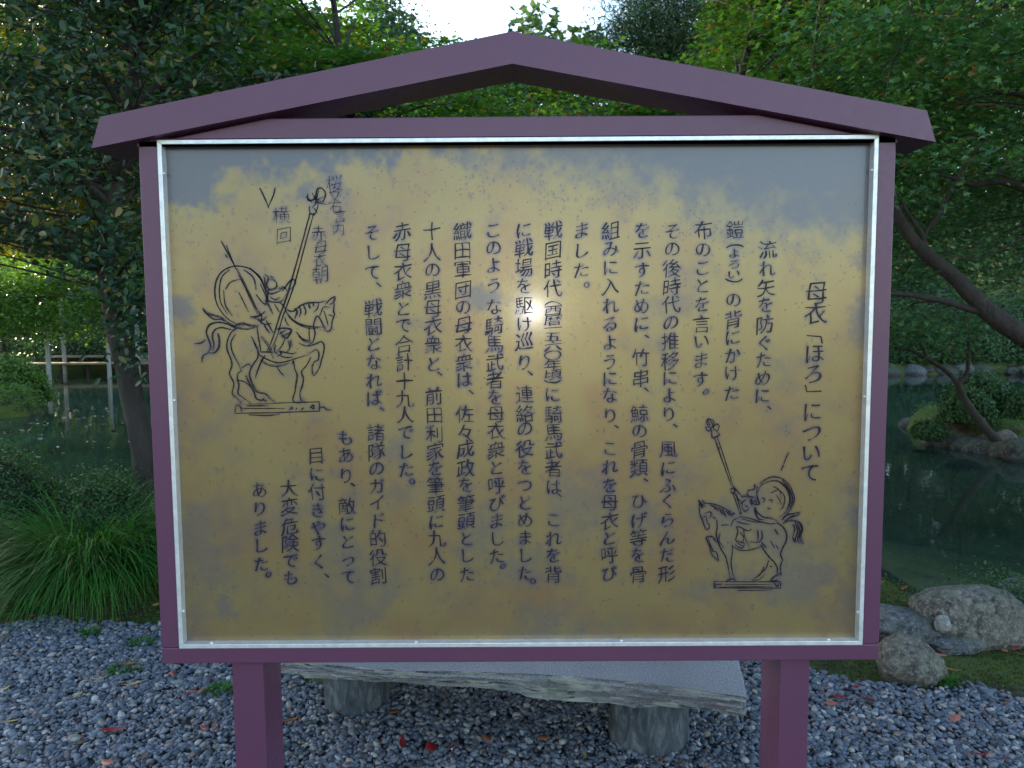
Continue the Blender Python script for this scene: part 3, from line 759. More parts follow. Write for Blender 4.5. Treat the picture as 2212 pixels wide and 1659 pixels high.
HB = [
 [(265,135),(250,180),(275,190),(262,150),(300,150),(312,190),(285,200)], [1.2,(240,205),(260,240),(285,225),(270,205),(242,212)], [(300,210),(330,185),(352,205),(335,240),(308,225)], [1.2,(290,230),(300,290),(340,280),(355,270),(330,240)], [(270,140),(300,190),(310,240)], [(285,215),(310,200)],
 [1.1,(312,290),(345,390),(400,550),(450,690)], [1.1,(335,285),(365,380),(415,530),(465,690)], [(345,385),(358,372)],
 [1.8,(445,712),(470,702),(478,730),(455,742),(445,715)], [1.1,(465,690),(500,730),(540,780)], [1.2,(480,745),(505,790),(535,825)], [1.1,(465,745),(490,820),(518,900)], [1.1,(485,745),(505,820),(528,905)], [1.6,(515,900),(530,912)],
 [(520,830),(545,810),(570,790)], [1.2,(570,745),(600,770),(650,775)], [(580,750),(590,720),(625,715)], [2.2,(635,680),(645,690)], [(640,670),(640,710),(610,720)], [1.4,(600,790),(615,850)], [1.3,(615,785),(620,820),(655,835),(645,790)], [1.8,(655,780),(678,830),(655,832)], [1.4,(630,800),(650,820)],
 [(590,870),(560,890),(535,860),(540,820)], [(560,840),(590,860)], [(530,770),(560,765),(590,780)],
 [1.1,(665,735),(690,685),(740,655),(800,645),(860,665),(910,720),(930,790),(915,860),(880,910),(830,945)], [1.3,(680,665),(740,622),(800,610),(860,625),(915,675),(950,740),(960,790),(940,850),(900,910),(860,945)], [1.6,(860,640),(905,690),(935,750),(943,800),(925,860)], [1.2,(835,650),(890,700),(915,760),(918,820),(895,880)],
 [(770,740),(830,720),(880,770),(870,850),(840,880)], [(790,690),(840,720),(860,790)], [1.1,(815,760),(840,800),(855,840)], [(700,780),(720,790),(710,820)], [(750,800),(780,800),(770,820)], [(740,860),(770,870)], [(660,690),(655,760),(680,830)],
 [1.4,(640,860),(660,900),(710,940),(760,945),(820,965)], [1.6,(640,880),(665,945),(710,962)], [(640,860),(640,900),(660,950)], [1.3,(860,960),(900,920),(960,905),(1015,895)], [1.1,(880,970),(930,940),(985,925),(1005,905)], [(920,940),(960,925)],
 [1.1,(190,830),(195,910),(215,960),(235,1015),(245,1035),(268,1030),(272,1000),(258,985)], [1.5,(190,805),(210,860),(215,835)], [1.4,(185,800),(205,825),(235,850)], [1.2,(215,800),(240,830)], [(235,905),(270,895),(288,915),(270,945)], [(245,920),(255,980),(272,1000)], [(220,935),(240,930)],
 [1.3,(240,825),(300,830),(360,850),(420,880),(480,910)], [1.5,(275,835),(300,855)], [1.5,(300,840),(325,880)], [1.5,(325,850),(350,895)], [1.6,(350,860),(380,920)], [1.6,(375,870),(410,940)], [1.5,(405,885),(440,930)], [1.4,(430,890),(465,930)], [1.3,(460,905),(475,920)],
 [1.5,(330,960),(335,1020),(328,1080),(345,1150),(375,1210),(400,1250),(418,1310),(430,1380),(438,1440)], [(298,935),(325,955)], [(365,1000),(430,1000)], [(360,1070),(350,1130),(395,1190)],
 [1.2,(330,1140),(300,1095),(250,1100),(250,1120),(275,1180),(285,1230),(320,1270),(348,1290)], [(345,1290),(330,1225),(300,1215),(298,1190)], [1.2,(262,1115),(290,1190),(300,1215)], [(300,1110),(330,1140)],
 [1.1,(455,1160),(460,1210),(450,1280),(450,1330),(462,1400),(485,1450)], [(420,1320),(415,1300)], [1.2,(400,1460),(450,1440),(480,1450)],
 [1.1,(455,1170),(520,1205),(590,1205),(650,1190),(695,1170)], [(480,1165),(530,1190),(560,1160)],
 [1.1,(490,1015),(500,1060),(485,1130),(550,1180)], [1.2,(490,1015),(530,1020),(570,1050)], [(520,1060),(550,1110),(530,1150)], [(550,1040),(560,1100),(600,1190)], [1.2,(660,1040),(665,1090),(660,1130)], [(690,1050),(700,1100),(670,1140),(590,1140)], [(500,1130),(560,1150)], [(540,1030),(590,1050),(610,1030)],
 [1.1,(520,935),(600,950),(680,975),(770,995),(830,980)], [(530,950),(620,975),(700,985)], [(490,970),(540,985),(600,995)],
 [1.6,(690,1160),(720,1210),(760,1260),(805,1310),(825,1360),(820,1410)], [1.5,(695,1140),(735,1190)], [1.6,(820,985),(865,1015),(895,1070),(892,1130),(865,1190),(850,1240),(868,1290)], [1.4,(850,1240),(862,1280)], [1.2,(800,1035),(830,1085)], [(810,1160),(830,1200)], [(770,1130),(800,1190)], [(860,1290),(845,1340),(850,1390)], [1.6,(845,1385),(855,1410)],
 [1.3,(760,1450),(800,1415),(835,1400)], [1.4,(765,1450),(800,1455),(830,1445)], [1.1,(750,1290),(730,1350),(680,1400),(615,1450)], [(715,1340),(690,1390),(640,1430)], [(620,1452),(680,1440),(720,1400)], [1.3,(765,1340),(780,1335)],
 [1.3,(870,990),(920,968),(970,970),(1015,990),(1030,1040),(1015,1090),(1035,1155)], [1.5,(945,1000),(965,1030),(945,1100)], [1.6,(965,985),(985,1050),(965,1120),(975,1145)], [1.6,(985,985),(1005,1050),(985,1110),(1000,1150)], [1.6,(1000,985),(1022,1040),(1000,1100),(1020,1150)], [1.4,(945,1100),(960,1140)],
 [-1.2,(305,1460),(560,1462),(850,1462),(848,1512),(560,1514),(305,1512),(305,1460)], [1.6,(320,1470),(322,1510)], [(330,1485),(380,1482)], [(400,1485),(780,1482)], [(350,1505),(600,1500),(780,1502)], [1.5,(795,1465),(820,1500),(835,1470)], [(505,1528),(650,1528),(780,1524)],
 [(915,410),(890,465),(868,525)], [.8,(868,525),(850,565)], [(860,520),(875,530)],
 [(445,1010),(470,960),(520,935)],
]
strokes('horseman_drawing', 'small line drawing of a mounted warrior facing left', ZB, HB, 1.8)
note = []
for ch, x, y, s in (('横', 570, 318, 40), ('回', 585, 440, 38), ('桜', 895, 122, 38), ('又', 897, 205, 30), ('右', 905, 262, 30), ('言', 930, 322, 30), ('内', 920, 402, 30),
                    ('赤', 800, 430, 36), ('母', 812, 515, 32), ('衣', 806, 592, 32), ('朝', 810, 680, 40)):
    note.append((ch, *ZA(x, y), s*.95, .017))
text_part(note, 'handwritten_notes', 'scratchy handwritten characters above the larger horseman')

# ---------------- plaque with its tarnish
def plaque():
    nx, nz = 520, 380
    x0, x1, z0, z1 = tx0+.006, tx1-.006, tz0+.006, tz1-.006
    gx = np.linspace(x0, x1, nx); gz = np.linspace(z0, z1, nz)
    XX, ZZ = np.meshgrid(gx, gz)
    V = np.stack([XX, np.full_like(XX, YP), ZZ], -1).reshape(-1, 3)
    F = grid_faces(nx, nz)
    # halo of tarnish round the engraving
    Hh = np.zeros((nz, nx))
    sp = np.array(splat)
    ii = np.clip(((sp[:, 0]-x0)/(x1-x0)*(nx-1)).round().astype(int), 0, nx-1); jj = np.clip(((sp[:, 1]-z0)/(z1-z0)*(nz-1)).round().astype(int), 0, nz-1)
    np.maximum.at(Hh, (jj, ii), sp[:, 2])
    def blur(A, s):
        k = np.exp(-.5*(np.arange(-4*int(s+1), 4*int(s+1)+1)/s)**2); k /= k.sum()
        A = np.apply_along_axis(lambda r: np.convolve(r, k, 'same'), 1, A)
        return np.apply_along_axis(lambda r: np.convolve(r, k, 'same'), 0, A)
    halo = np.clip(blur(Hh, 1.1)*2.6, 0, 1)
    # pixel-like coordinates of each plaque point for placing the stains (values are plaque positions)
    pa, pb = atY(400, 400, YP), atY(1800, 1300, YP)
    U = 400+(XX-pa.x)/(pb.x-pa.x)*1400; Vv = 400+(ZZ-pa.z)/(pb.z-pa.z)*900
    g = np.random.default_rng(5)
    def fbm(scale, octs=5, sx=1.0):
        out = np.zeros_like(U); amp = 1; tot = 0
        for o in range(octs):
            s = scale/2**o
            nxx = int(1700/s*sx)+4; nyy = int(1400/s)+4
            G = g.normal(size=(nyy, nxx))
            fx = np.clip((U-250)/s*sx, 0, nxx-2.01); fy = np.clip((Vv-200)/s, 0, nyy-2.01)
            ix = fx.astype(int); iy = fy.astype(int); tx = fx-ix; ty = fy-iy
            tx = tx*tx*(3-2*tx); ty = ty*ty*(3-2*ty)
            out += amp*((G[iy, ix]*(1-tx)+G[iy, ix+1]*tx)*(1-ty)+(G[iy+1, ix]*(1-tx)+G[iy+1, ix+1]*tx)*ty)
            tot += amp; amp *= .55
        return out/tot
    n1 = fbm(120); n2 = fbm(45, 5); n3 = fbm(14, 3); n4 = fbm(160)
    bx = [340, 360, 400, 460, 480, 550, 610, 660, 720, 760, 820, 880, 950, 1000, 1060, 1120, 1200, 1300, 1400, 1500, 1600, 1700, 1760, 1820, 1860, 1900]
    by = [450, 440, 448, 425, 402, 392, 388, 378, 395, 360, 345, 330, 338, 365, 352, 352, 372, 395, 420, 452, 482, 512, 520, 503, 520, 600]
    edge = np.interp(U, bx, by)
    sof = 48+55*sstep(900, 1300, U)
    grey = sstep(-1, 1, (edge-Vv+ n2*40 + n3*22)/sof)
    def blob(x, y, rx, ry, s, jag=.6):
        d = np.sqrt(((U-x)/rx)**2+((Vv-y)/ry)**2)
        return s*np.clip(1.25-d+jag*n2+.5*jag*n3, 0, 1)
    for a in ((1032, 630, 48, 30, .75), (1345, 660, 30, 20, .0), (385, 655, 45, 40, .8), (455, 1310, 40, 40, .6), (1858, 690, 34, 60, .8), (1862, 560, 30, 50, .7),
              (1850, 1120, 70, 120, .6), (1700, 1260, 140, 80, .55), (1560, 1270, 100, 50, .5), (1400, 1130, 80, 60, .45), (1230, 1080, 120, 80, .45),
              (1010, 1140, 55, 110, .5), (860, 1060, 60, 40, .4), (930, 1290, 120, 40, .25), (620, 1250, 70, 60, .3), (1480, 1060, 60, 70, .4), (400, 1100, 40, 200, .15), (1100, 1230, 80, 90, .45), (880, 690, 60, 20, .35)):
        grey = np.maximum(grey, blob(*a))
    brown = np.clip(.15+.75*n1+.25*n2, 0, .8)
    grey = np.maximum(grey, np.clip(.5*fbm(150, 5)+.5*n2*.5-.12+.25*sstep(900, 1250, Vv), 0, .5)*sstep(-60, 120, Vv-edge))
    for a in ((385, 800, 60, 330, .65), (430, 560, 80, 90, .5), (560, 450, 90, 40, .5), (900, 380, 60, 50, .55), (1080, 400, 70, 50, .4), (1000, 1310, 130, 60, .5), (1850, 900, 60, 260, .7), (1300, 700, 60, 60, .35), (560, 1340, 200, 40, .4), (1820, 1300, 60, 90, .6), (720, 1300, 60, 80, .4), (1650, 400, 200, 50, .25), (1600, 1000, 40, 120, .2)):
        brown = np.maximum(brown, blob(*a, .9))
    # spot density: high just below the grey edge
    spots = np.clip(.05+.9*np.exp(-((Vv-edge-40)/42.)**2)*(.25+.75*sstep(700, 1050, U))*np.clip(.6+1.4*n2+.8*n3, 0, 1.4)+.35*np.exp(-(((U-960)/110)**2+((Vv-640)/45)**2))+.12*np.clip(n4+n2, 0, 1), 0, 1)*(1-.7*grey)
    me_o = npmesh('plaque', V, F, m_brass(), sign)
    at = me_o.data.color_attributes.new('stain', 'FLOAT_COLOR', 'POINT')
    D = np.stack([np.clip(grey, 0, 1), np.clip(brown, 0, 1), halo, spots], -1).reshape(-1).astype(np.float32)
    at.data.foreach_set('color', D)
    me_o['label'] = 'weathered brass sheet with tarnished grey upper edge'
def m_brass():
    b = NB('tarnished_brass')
    a = b.node('ShaderNodeAttribute'); a.attribute_name = 'stain'
    sp = b.node('ShaderNodeSeparateColor'); b.l.new(a.outputs['Color'], sp.inputs[0])
    grey, brown, halo = sp.outputs[0], sp.outputs[1], sp.outputs[2]
    spots = a.outputs['Alpha']
    v = b.coord((1, 1, 1))
    vs_ = b.coord((40, 1, 3))
    brushed = b.noise(8, 3, .6, vs_)
    fine = b.noise(220, 3, .7, v)
    gold = b.mix(b.noise(2.5, 5, .6, v), (0.235, 0.170, 0.070), (0.365, 0.270, 0.118))
    gold = b.mix(b.math('MULTIPLY', brushed, .5), gold, (0.22, 0.165, 0.08))
    brn = b.mix(b.noise(6, 5, .6, v), (0.25, 0.145, 0.065), (0.29, 0.19, 0.10))
    c = b.mix(b.math('MULTIPLY', brown, .95), gold, brn)
    gcol = b.mix(fine, (0.072, 0.078, 0.110), (0.125, 0.128, 0.158))
    gn = b.math('ADD', grey, b.math('MULTIPLY', b.math('SUBTRACT', b.noise(90, 5, .75, v), .5), b.math('MULTIPLY', b.math('MULTIPLY', grey, b.math('SUBTRACT', 1.0, grey)), 2.0)), True)
    c = b.mix(b.ramp(gn, [(.06, 0.0), (.45, .38), (.95, 0.92)]), c, gcol)
    vo = b.node('ShaderNodeTexVoronoi'); vo.inputs['Scale'].default_value = 110; b.l.new(v, vo.inputs['Vector'])
    d1 = b.ramp(vo.outputs['Distance'], [(.10, 1.0), (.42, 0.0)])
    sc = b.node('ShaderNodeSeparateColor'); b.l.new(vo.outputs['Color'], sc.inputs[0])
    on = b.math('LESS_THAN', sc.outputs[0], b.math('MULTIPLY', spots, .8))
    dots = b.math('MULTIPLY', b.math('MULTIPLY', d1, on), .75)
    v2 = b.node('ShaderNodeTexVoronoi'); v2.inputs['Scale'].default_value = 52; b.l.new(b.coord((1.3, 1, .8)), v2.inputs['Vector'])
    s2 = b.node('ShaderNodeSeparateColor'); b.l.new(v2.outputs['Color'], s2.inputs[0])
    big = b.math('MULTIPLY', b.ramp(v2.outputs['Distance'], [(.05, 1.0), (.5, 0.0)]), b.math('LESS_THAN', s2.outputs[1], b.math('MULTIPLY', spots, .45)))
    c = b.mix(b.math('MULTIPLY', big, .4), c, (0.10, 0.092, 0.115))
    c = b.mix(dots, c, (0.085, 0.075, 0.095))
    h = b.math('MULTIPLY', halo, b.ramp(b.noise(25, 4, .6, v), [(.35, .4), (.6, .85)]))
    c = b.mix(h, c, (0.080, 0.072, 0.13))
    b.set(Base_Color=c, Metallic=b.ramp(gn, [(.1, .5), (.8, .3)]),
          Roughness=b.ramp(fine, [(.3, .34), (.7, .46)]))
    b.p.inputs['Coat Weight'].default_value = .5; b.p.inputs['Coat Roughness'].default_value = .15
    b.bump(b.math('ADD', fine, b.math('MULTIPLY', brushed, .5)), .05, .002)
    return b.m
plaque()
# flash position: mirror the bright spot's reflection on the plaque back to the camera side
_q = atY(*FLASH_PX, YP)
fl.location = (2*_q.x, 0.02, H + 2*(_q.z-H))

# ============================================================ STONE BENCH
def bench():
    hS = .335; th = .075
    A = atZ(1612, 1507, hS)            # near right corner
    B = atZ(780, 1437, hS)
    dirL = (B-A).normalized(); A2 = Vector((A.x, A.y, 0)); 
    L = 1.72; W = .68
    e = Vector((dirL.x, dirL.y, 0)).normalized(); nrm = Vector((-e.y, e.x, 0));
    if nrm.y < 0: nrm = -nrm
    R_ = atZ(1595, 1430, hS); er = Vector((R_.x-A.x, R_.y-A.y, 0)).normalized()
    root = empty('stone_bench', (A.x-.6, A.y+.35, 0)); tag(root, 'rough stone slab bench on two round stump legs behind the sign', 'bench')
    nu, nv = 200, 40
    from mathutils import noise as mn
    V = []; F = []
    def P(u, v, k):   # k: 0 top .. rows down the side, 1 underside
        ft = .012*mn.noise(Vector((u*5, 0, 1)))+.006*mn.noise(Vector((u*19, 0, 4)))
        base = A2+e*(u*L)+er*(v*W/ max(.3, er.dot(nrm)))
        return base, ft
    # build as rings: going round the perimeter of the slab with several height rows
    per = []
    for i in range(nu): per.append((i/nu, 0.0))
    for i in range(nv): per.append((1.0, i/nv))
    for i in range(nu): per.append((1-i/nu, 1.0))
    for i in range(nv): per.append((0.0, 1-i/nv))
    n = len(per); rows = 16
    for j in range(rows+1):
        t = j/rows
        for q, (u, v) in enumerate(per):
            base = A2+e*(u*L)+er*(v*W/max(.3, er.dot(nrm)))
            cen = A2+e*(.5*L)+er*(.5*W)
            out = (base-cen).normalized()
            onfront = v == 0.0
            lay = mn.noise(Vector((base.x*2.2, base.y*2.2, t*7+3)))*.020 + mn.noise(Vector((base.x*9, base.y*9, t*12)))*.012
            lay += (.006 if int(t*7+2*mn.noise(Vector((base.x*3, base.y*3, 9)))) % 2 else -.004)
            inset = .010*(1-t)*0 - lay + .02*t*t*(1 if onfront else .6)
            if t < .02: inset = .003
            if not onfront: inset *= .5
            zlow = th*(np.interp(u, [0, .2, .35, .48, .6, .8, 1], [.86, 1.2, 1.28, .95, .66, .8, .8])+.12*mn.noise(Vector((u*23, v*9, 5)))+.10*mn.noise(Vector((u*9, v*4, 2))))
            zz = hS-zlow*t
            bow = .045*math.sin(math.pi*min(1, u/.62))*(1-v) if u < .62 else -.02*(1-v)*math.sin(math.pi*(u-.62)/.38)
            if v < 1: base = base+nrm*bow
            p = base-nrm*(-inset if onfront else 0)-( out*inset if not onfront else Vector())
            V.append((p.x, p.y, zz))
    for j in range(rows):
        for q in range(n):
            q2 = (q+1) % n
            F.append((j*n+q, (j+1)*n+q, (j+1)*n+q2, j*n+q2))
    F.append(tuple(range(n))); F.append(tuple(range((rows+1)*n-1, rows*n-1, -1)))
    b = NB('layered_stone')
    g = b.node('ShaderNodeNewGeometry'); sx = b.node('ShaderNodeSeparateXYZ'); b.l.new(g.outputs['Normal'], sx.inputs[0])
    topf = b.ramp(sx.outputs[2], [(.7, 0.0), (.95, 1.0)])
    vv = b.coord((1.2, 1.2, 7)); st = b.noise(7, 9, .7, vv, .5)
    side = b.ramp(st, [(.33, (0.05, 0.065, 0.09)), (.44, (0.17, 0.20, 0.23)), (.55, (0.34, 0.35, 0.32)), (.68, (0.46, 0.44, 0.36))])
    side = b.mix(b.ramp(b.noise(5, 3), [(.60, 0.0), (.66, .55)]), side, (0.09, 0.16, 0.12))
    crack = b.ramp(b.noise(12, 6, .65, b.coord((1, 1, 7))), [(.40, 1.0), (.45, 0.0)])
    side = b.mix(b.math('MULTIPLY', crack, .9), side, (0.012, 0.012, 0.014))
    gr = b.noise(170, 4, .8); top = b.ramp(gr, [(.35, (0.10, 0.10, 0.115)), (.65, (0.42, 0.42, 0.44))])
    top = b.mix(b.ramp(b.noise(3, 5), [(.4, 0.0), (.7, .4)]), top, (0.14, 0.14, 0.16))
    b.set(Base_Color=b.mix(topf, side, top), Roughness=.85)
    b.bump(b.math('ADD', st, b.math('MULTIPLY', gr, .25)), .8, .012)
    slab = pymesh('slab', V, F, b.m, root)
    # legs: fluted stumps (petrified wood look)
    vb = b = NB('stump_stone'); sv = b.coord((5, 5, 1.5)); sn = b.noise(5, 9, .75, sv, .8)
    c = b.ramp(sn, [(.34, (0.018, 0.023, 0.032)), (.5, (0.055, 0.068, 0.085)), (.70, (0.17, 0.19, 0.20))])
    b.set(Base_Color=c, Roughness=.9); b.bump(sn, .7, .012)
    for (px, py, wpx, sd) in ((768, 1552, 158, 1), (1405, 1634, 172, 2)):
        g0 = atZ(px, py, 0.0); r = wpx/FP*g0.y*.5
        c0 = Vector((g0.x*1.03, g0.y+r*.9, 0)); NS = 40; VV = []; FF = []
        hs = [-.05, 0, .06, .12, .18, .24, hS-th+.012]
        for j, z in enumerate(hs):
            tt = z/.28
            for k in range(NS):
                a = 2*math.pi*k/NS
                rr = r*(1.0+.02*math.sin(5*a+sd)+.05*mn.noise(Vector((math.cos(a)*3, math.sin(a)*3, z*2+sd*7)))+.025*mn.noise(Vector((math.cos(a)*11, math.sin(a)*11, z*2))))
                rr *= 1.03-.10*abs(tt-.9) if sd == 1 else .98+.12*(1-tt)
                VV.append((c0.x+rr*math.cos(a), c0.y+rr*math.sin(a), z))
        for j in range(len(hs)-1):
            for k in range(NS): FF.append((j*NS+k, j*NS+(k+1) % NS, (j+1)*NS+(k+1) % NS, (j+1)*NS+k))
        npmesh('leg', np.array(VV), np.array(FF), vb.m, root, True)
bench()

ORD = ['first', 'second', 'third', 'fourth', 'fifth', 'sixth', 'seventh', 'eighth', 'ninth', 'tenth', 'eleventh', 'twelfth']
# ============================================================ ROCKS by the pond edge
R_LICH = m_rock('lichened_rock', (0.055, 0.052, 0.047), (0.21, 0.195, 0.165), .35, 16)
R_BLUE = m_rock('blue_grey_rock', (0.045, 0.050, 0.058), (0.17, 0.178, 0.19), .5, 15)
R_DARK = m_rock('wet_dark_rock', (0.018, 0.018, 0.018), (0.075, 0.072, 0.068), .9, 7)
R_PALE = m_rock('pale_rock', (0.18, 0.18, 0.175), (0.30, 0.30, 0.29), 0, 9)
def rock_px(name, label, px0, px1, py0, py1, mat, seed, dep=1.0, rot=0.0, z0=0.0, ang=.35, group='rocks at the pond edge', ry=.8, cat='rock'):
    """a rock whose visible outline spans the given picture box, standing on height z0"""
    b0 = atZ((px0+px1)/2, py1, z0); Yc = b0.y
    rx = (px1-px0)/FP*Yc*.5; Yc2 = Yc+rx*ry*.7
    top = atY((px0+px1)/2, py0, Yc2).z; cx = atY((px0+px1)/2, py1, Yc2).x
    rx = (px1-px0)/FP*Yc2*.5*1.1
    rz = (top-z0)*.66
    return rock(name, label, (cx, Yc2, z0+(top-z0)-rz*.92), (rx, rx*ry, rz), mat, seed, cat, group, rot, ang=ang)
rock_px('boulder', 'large speckled boulder, biggest of the rocks at the pond edge', 1976, 2200, 1266, 1402, R_LICH, 3, ry=.7)
rock_px('boulder', 'low blue grey mossy boulder beside the right edge of the sign', 1860, 2030, 1312, 1400, R_BLUE, 8, ry=.7)
rock_px('boulder', 'smooth round boulder in front, where gravel meets moss', 1890, 2026, 1380, 1484, R_LICH, 12, ang=.0, ry=.85)
rock_px('boulder', 'grey boulder behind the mossy plant at the right edge', 2138, 2290, 1248, 1330, R_BLUE, 21, ry=.7)
rock_px('boulder', 'small flat dark boulder tucked under the largest one', 1995, 2120, 1362, 1412, R_BLUE, 31, ry=.8)
_p = atZ(2034, 1400, 0); 
rock('stone', 'pale round stone leaning on the largest boulder', (atY(2034, 1345, 3.38).x, 3.37, atY(2034, 1345, 3.38).z), (.040, .03, .042), R_PALE, 5, 'stone')
# hidden bank stones just behind keep the shore from reading as a bare slope
for i, (px, py) in enumerate(((1935, 1330), (2260, 1300))):
    rock_px('boulder', ('dark boulder at the waterline behind the blue grey one', 'dark boulder at the waterline off to the far right')[i], px-70, px+70, py-50, py+40, R_DARK, 40+i, z0=-.25)

# larger pebbles that stand out
for i, (x, y, r, lab) in enumerate(((450, 900, 48, 'whitish flat pebble, largest on the gravel at lower left'), (1195, 495, 32, 'round white pebble on the gravel below the sign corner'), (35, 255, 30, 'white pebble at the left edge of the gravel'),
                          (800, 695, 24, 'small white pebble in the middle of the left gravel'), (240, 355, 26, 'round grey pebble near the sedge clump'), (1320, 680, 26, 'grey pebble beside the left leg of the sign'), (130, 975, 50, 'broad bluish pebble at the lower left corner'))):
    px, py = x*.4069*.8848, (1450+y*.4069)*.8848
    p = atZ(px, py, 0); s = r*.4069*.8848/FP*p.y
    rock('pebble', lab, (p.x, p.y, .022), (s, s*.75, s*.5), R_PALE if 'whit' in lab else R_BLUE, 60+i, 'pebble', 'larger pebbles on the gravel', i, sub=2, ang=.1)

# ============================================================ FALLEN LEAVES
def leaf_mat(name, c0, c1):
    b = NB(name); b.set(Base_Color=b.mix(b.noise(18, 4), c0, c1), Roughness=.45); return b.m
L_RED = leaf_mat('red_leaf', (0.33, 0.018, 0.022), (0.22, 0.02, 0.02)); L_DRK = leaf_mat('dark_red_leaf', (0.16, 0.02, 0.02), (0.09, 0.02, 0.02))
L_PNK = leaf_mat('pinkish_leaf', (0.42, 0.14, 0.10), (0.34, 0.10, 0.08)); L_ORG = leaf_mat('orange_brown_leaf', (0.35, 0.13, 0.05), (0.22, 0.08, 0.035)); L_YEL = leaf_mat('yellow_leaf', (0.36, 0.27, 0.06), (0.28, 0.2, 0.06))
def fallen(label, px, py, L, W, ang, mat, curl=.25, z=.034):
    p = atZ(px, py, z); l = L/FP*p.y*1.0; w_ = W/FP*p.y*1.25
    V = []; F = []; n = 8
    for i in range(n+1):
        t = i/n; ww = w_*.5*math.sin(math.pi*t**.85)**.9 if 0 < t < 1 else .0006
        y = (t-.5)*l; zc = curl*l*(t-.5)**2*1.6
        V += [(-ww, y, zc+.25*ww), (0, y, zc), (ww, y, zc+.25*ww)]
    for i in range(n):
        a = i*3; F += [(a, a+1, a+4, a+3), (a+1, a+2, a+5, a+4)]
    V += [(-.0005, -.5*l-.12*l, .4*curl*l), (.0005, -.5*l-.12*l, .4*curl*l)]
    F.append((len(V)-2, len(V)-1, 2, 0))
    me = bpy.data.meshes.new('fallen_leaf'); me.from_pydata(V, [], F); me.update()
    o = link('fallen_leaf', me, mat, None, True); o.location = p; o.rotation_euler = (random.uniform(-.15, .25), random.uniform(-.2, .2), math.radians(ang))
    sd = o.modifiers.new('thick', 'SOLIDIFY'); sd.thickness = .0005
    tag(o, label, 'leaf', 'fallen leaves on the ground'); return o
G6 = lambda x, y: (x*.36, 1282.9+y*.36)
G7 = lambda x, y: (575.1+x*.32, 1371.4+y*.32)
G8 = lambda x, y: (1238.7+x*.44, 1238.7+y*.44)
LV = [
 ('deep red long leaf lying alone on the lower left gravel', *G6(683, 818), 56, 17, -80, L_RED),
 ('thin red leaf on gravel left of the sign post', *G6(1170, 590), 42, 8, -72, L_RED),
 ('small bright red leaf under the lower left sign corner', *G6(1038, 475), 18, 11, 20, L_RED),
 ('reddish thin leaf among grass tufts left of the sign', *G6(768, 420), 30, 8, -65, L_PNK),
 ('pale pinkish leaf at the bottom edge, lower left', *G6(645, 1015), 46, 16, 60, L_PNK),
 ('curled dark red leaf nearest the left sign post', *G6(1300, 800), 36, 12, 10, L_DRK),
 ('pinkish leaf touching the curled dark one', *G6(1225, 805), 34, 10, 55, L_PNK),
 ('orange stick-like leaf beside the right face of the left post', *G7(170, 578), 42, 12, -45, L_ORG),
 ('narrow dark red leaf standing on gravel below the bench', *G7(918, 725), 46, 10, 5, L_RED),
 ('bright crimson oval leaf on gravel below the bench', *G7(1110, 760), 40, 19, 30, L_RED),
 ('thin red leaf right of the crimson oval one', *G7(1260, 755), 30, 7, -75, L_RED),
 ('orange leaf on gravel in front of the bench middle', *G7(1490, 700), 26, 14, 60, L_ORG),
 ('brown leaf in front of the right stump leg', *G7(1870, 695), 30, 13, 80, L_ORG),
 ('thin orange leaf curled below the bench middle', *G7(1475, 790), 24, 6, 10, L_ORG),
 ('brown leaf at the foot of the left stump leg', *G7(860, 520), 30, 12, -70, L_ORG),
 ('thin yellow green leaf on gravel left of the right stump', *G7(2150, 810), 26, 6, 5, L_YEL),
 ('orange leaf at the bottom edge near the right stump', *G8(432, 918), 22, 12, -50, L_ORG),
 ('pink leaf on gravel right of the right post', *G8(1265, 640), 30, 13, 70, L_PNK),
 ('red leaf just above the pink one, right of the right post', *G8(1300, 607), 30, 11, 80, L_RED),
 ('long dark red leaf on gravel right of the right post', *G8(1448, 622), 44, 11, 48, L_DRK),
 ('reddish leaf near the moss edge right of the post', *G8(1392, 558), 20, 8, -50, L_RED),
 ('pink curled leaf alone on the right gravel', *G8(1875, 712), 34, 14, -60, L_PNK),
 ('thin red twig-like leaf at lower right', *G8(1990, 888), 44, 6, 80, L_RED),
 ('dark red leaf at the lower right edge', *G8(2120, 905), 22, 9, 20, L_DRK),
 ('pink leaf on moss right of the round boulder', *G8(1795, 400), 34, 9, 75, L_PNK),
 ('red leaf wedged between the boulders', *G8(1790, 312), 20, 12, 20, L_RED),
 ('orange leaf against the base of the largest boulder', *G8(1785, 350), 16, 9, 10, L_ORG),
 ('bright red leaf under the plant at the right edge', *G8(2170, 365), 32, 14, -70, L_RED),
 ('orange leaf beside the bright red one at right edge', *G8(2115, 380), 24, 12, -50, L_ORG),
 ('pale pink leaf at the right foot of the largest boulder', *G8(1900, 362), 18, 7, 45, L_PNK),
 ('thin brown leaf lying on the right moss', *G8(1850, 470), 36, 6, 78, L_ORG),
 ('yellow leaf crossing a grass tuft on the left gravel', *G6(800, 540), 40, 7, -75, L_YEL),
 ('yellow leaf pointing at the grass tuft on the left', *G6(590, 508), 40, 5, -88, L_YEL),
 ('short yellow leaf in the middle of the left gravel', *G6(470, 605), 22, 6, -25, L_YEL),
 ('yellow leaf upright at the left edge of the gravel', *G6(32, 570), 24, 6, -15, L_YEL),
 ('yellow blade lying at the left edge lower down', *G6(60, 765), 38, 6, -60, L_YEL),
 ('yellow leaf at the foot of the sedge near the sign', *G6(935, 65), 16, 10, -30, L_YEL),
]
for a in LV: fallen(*a)
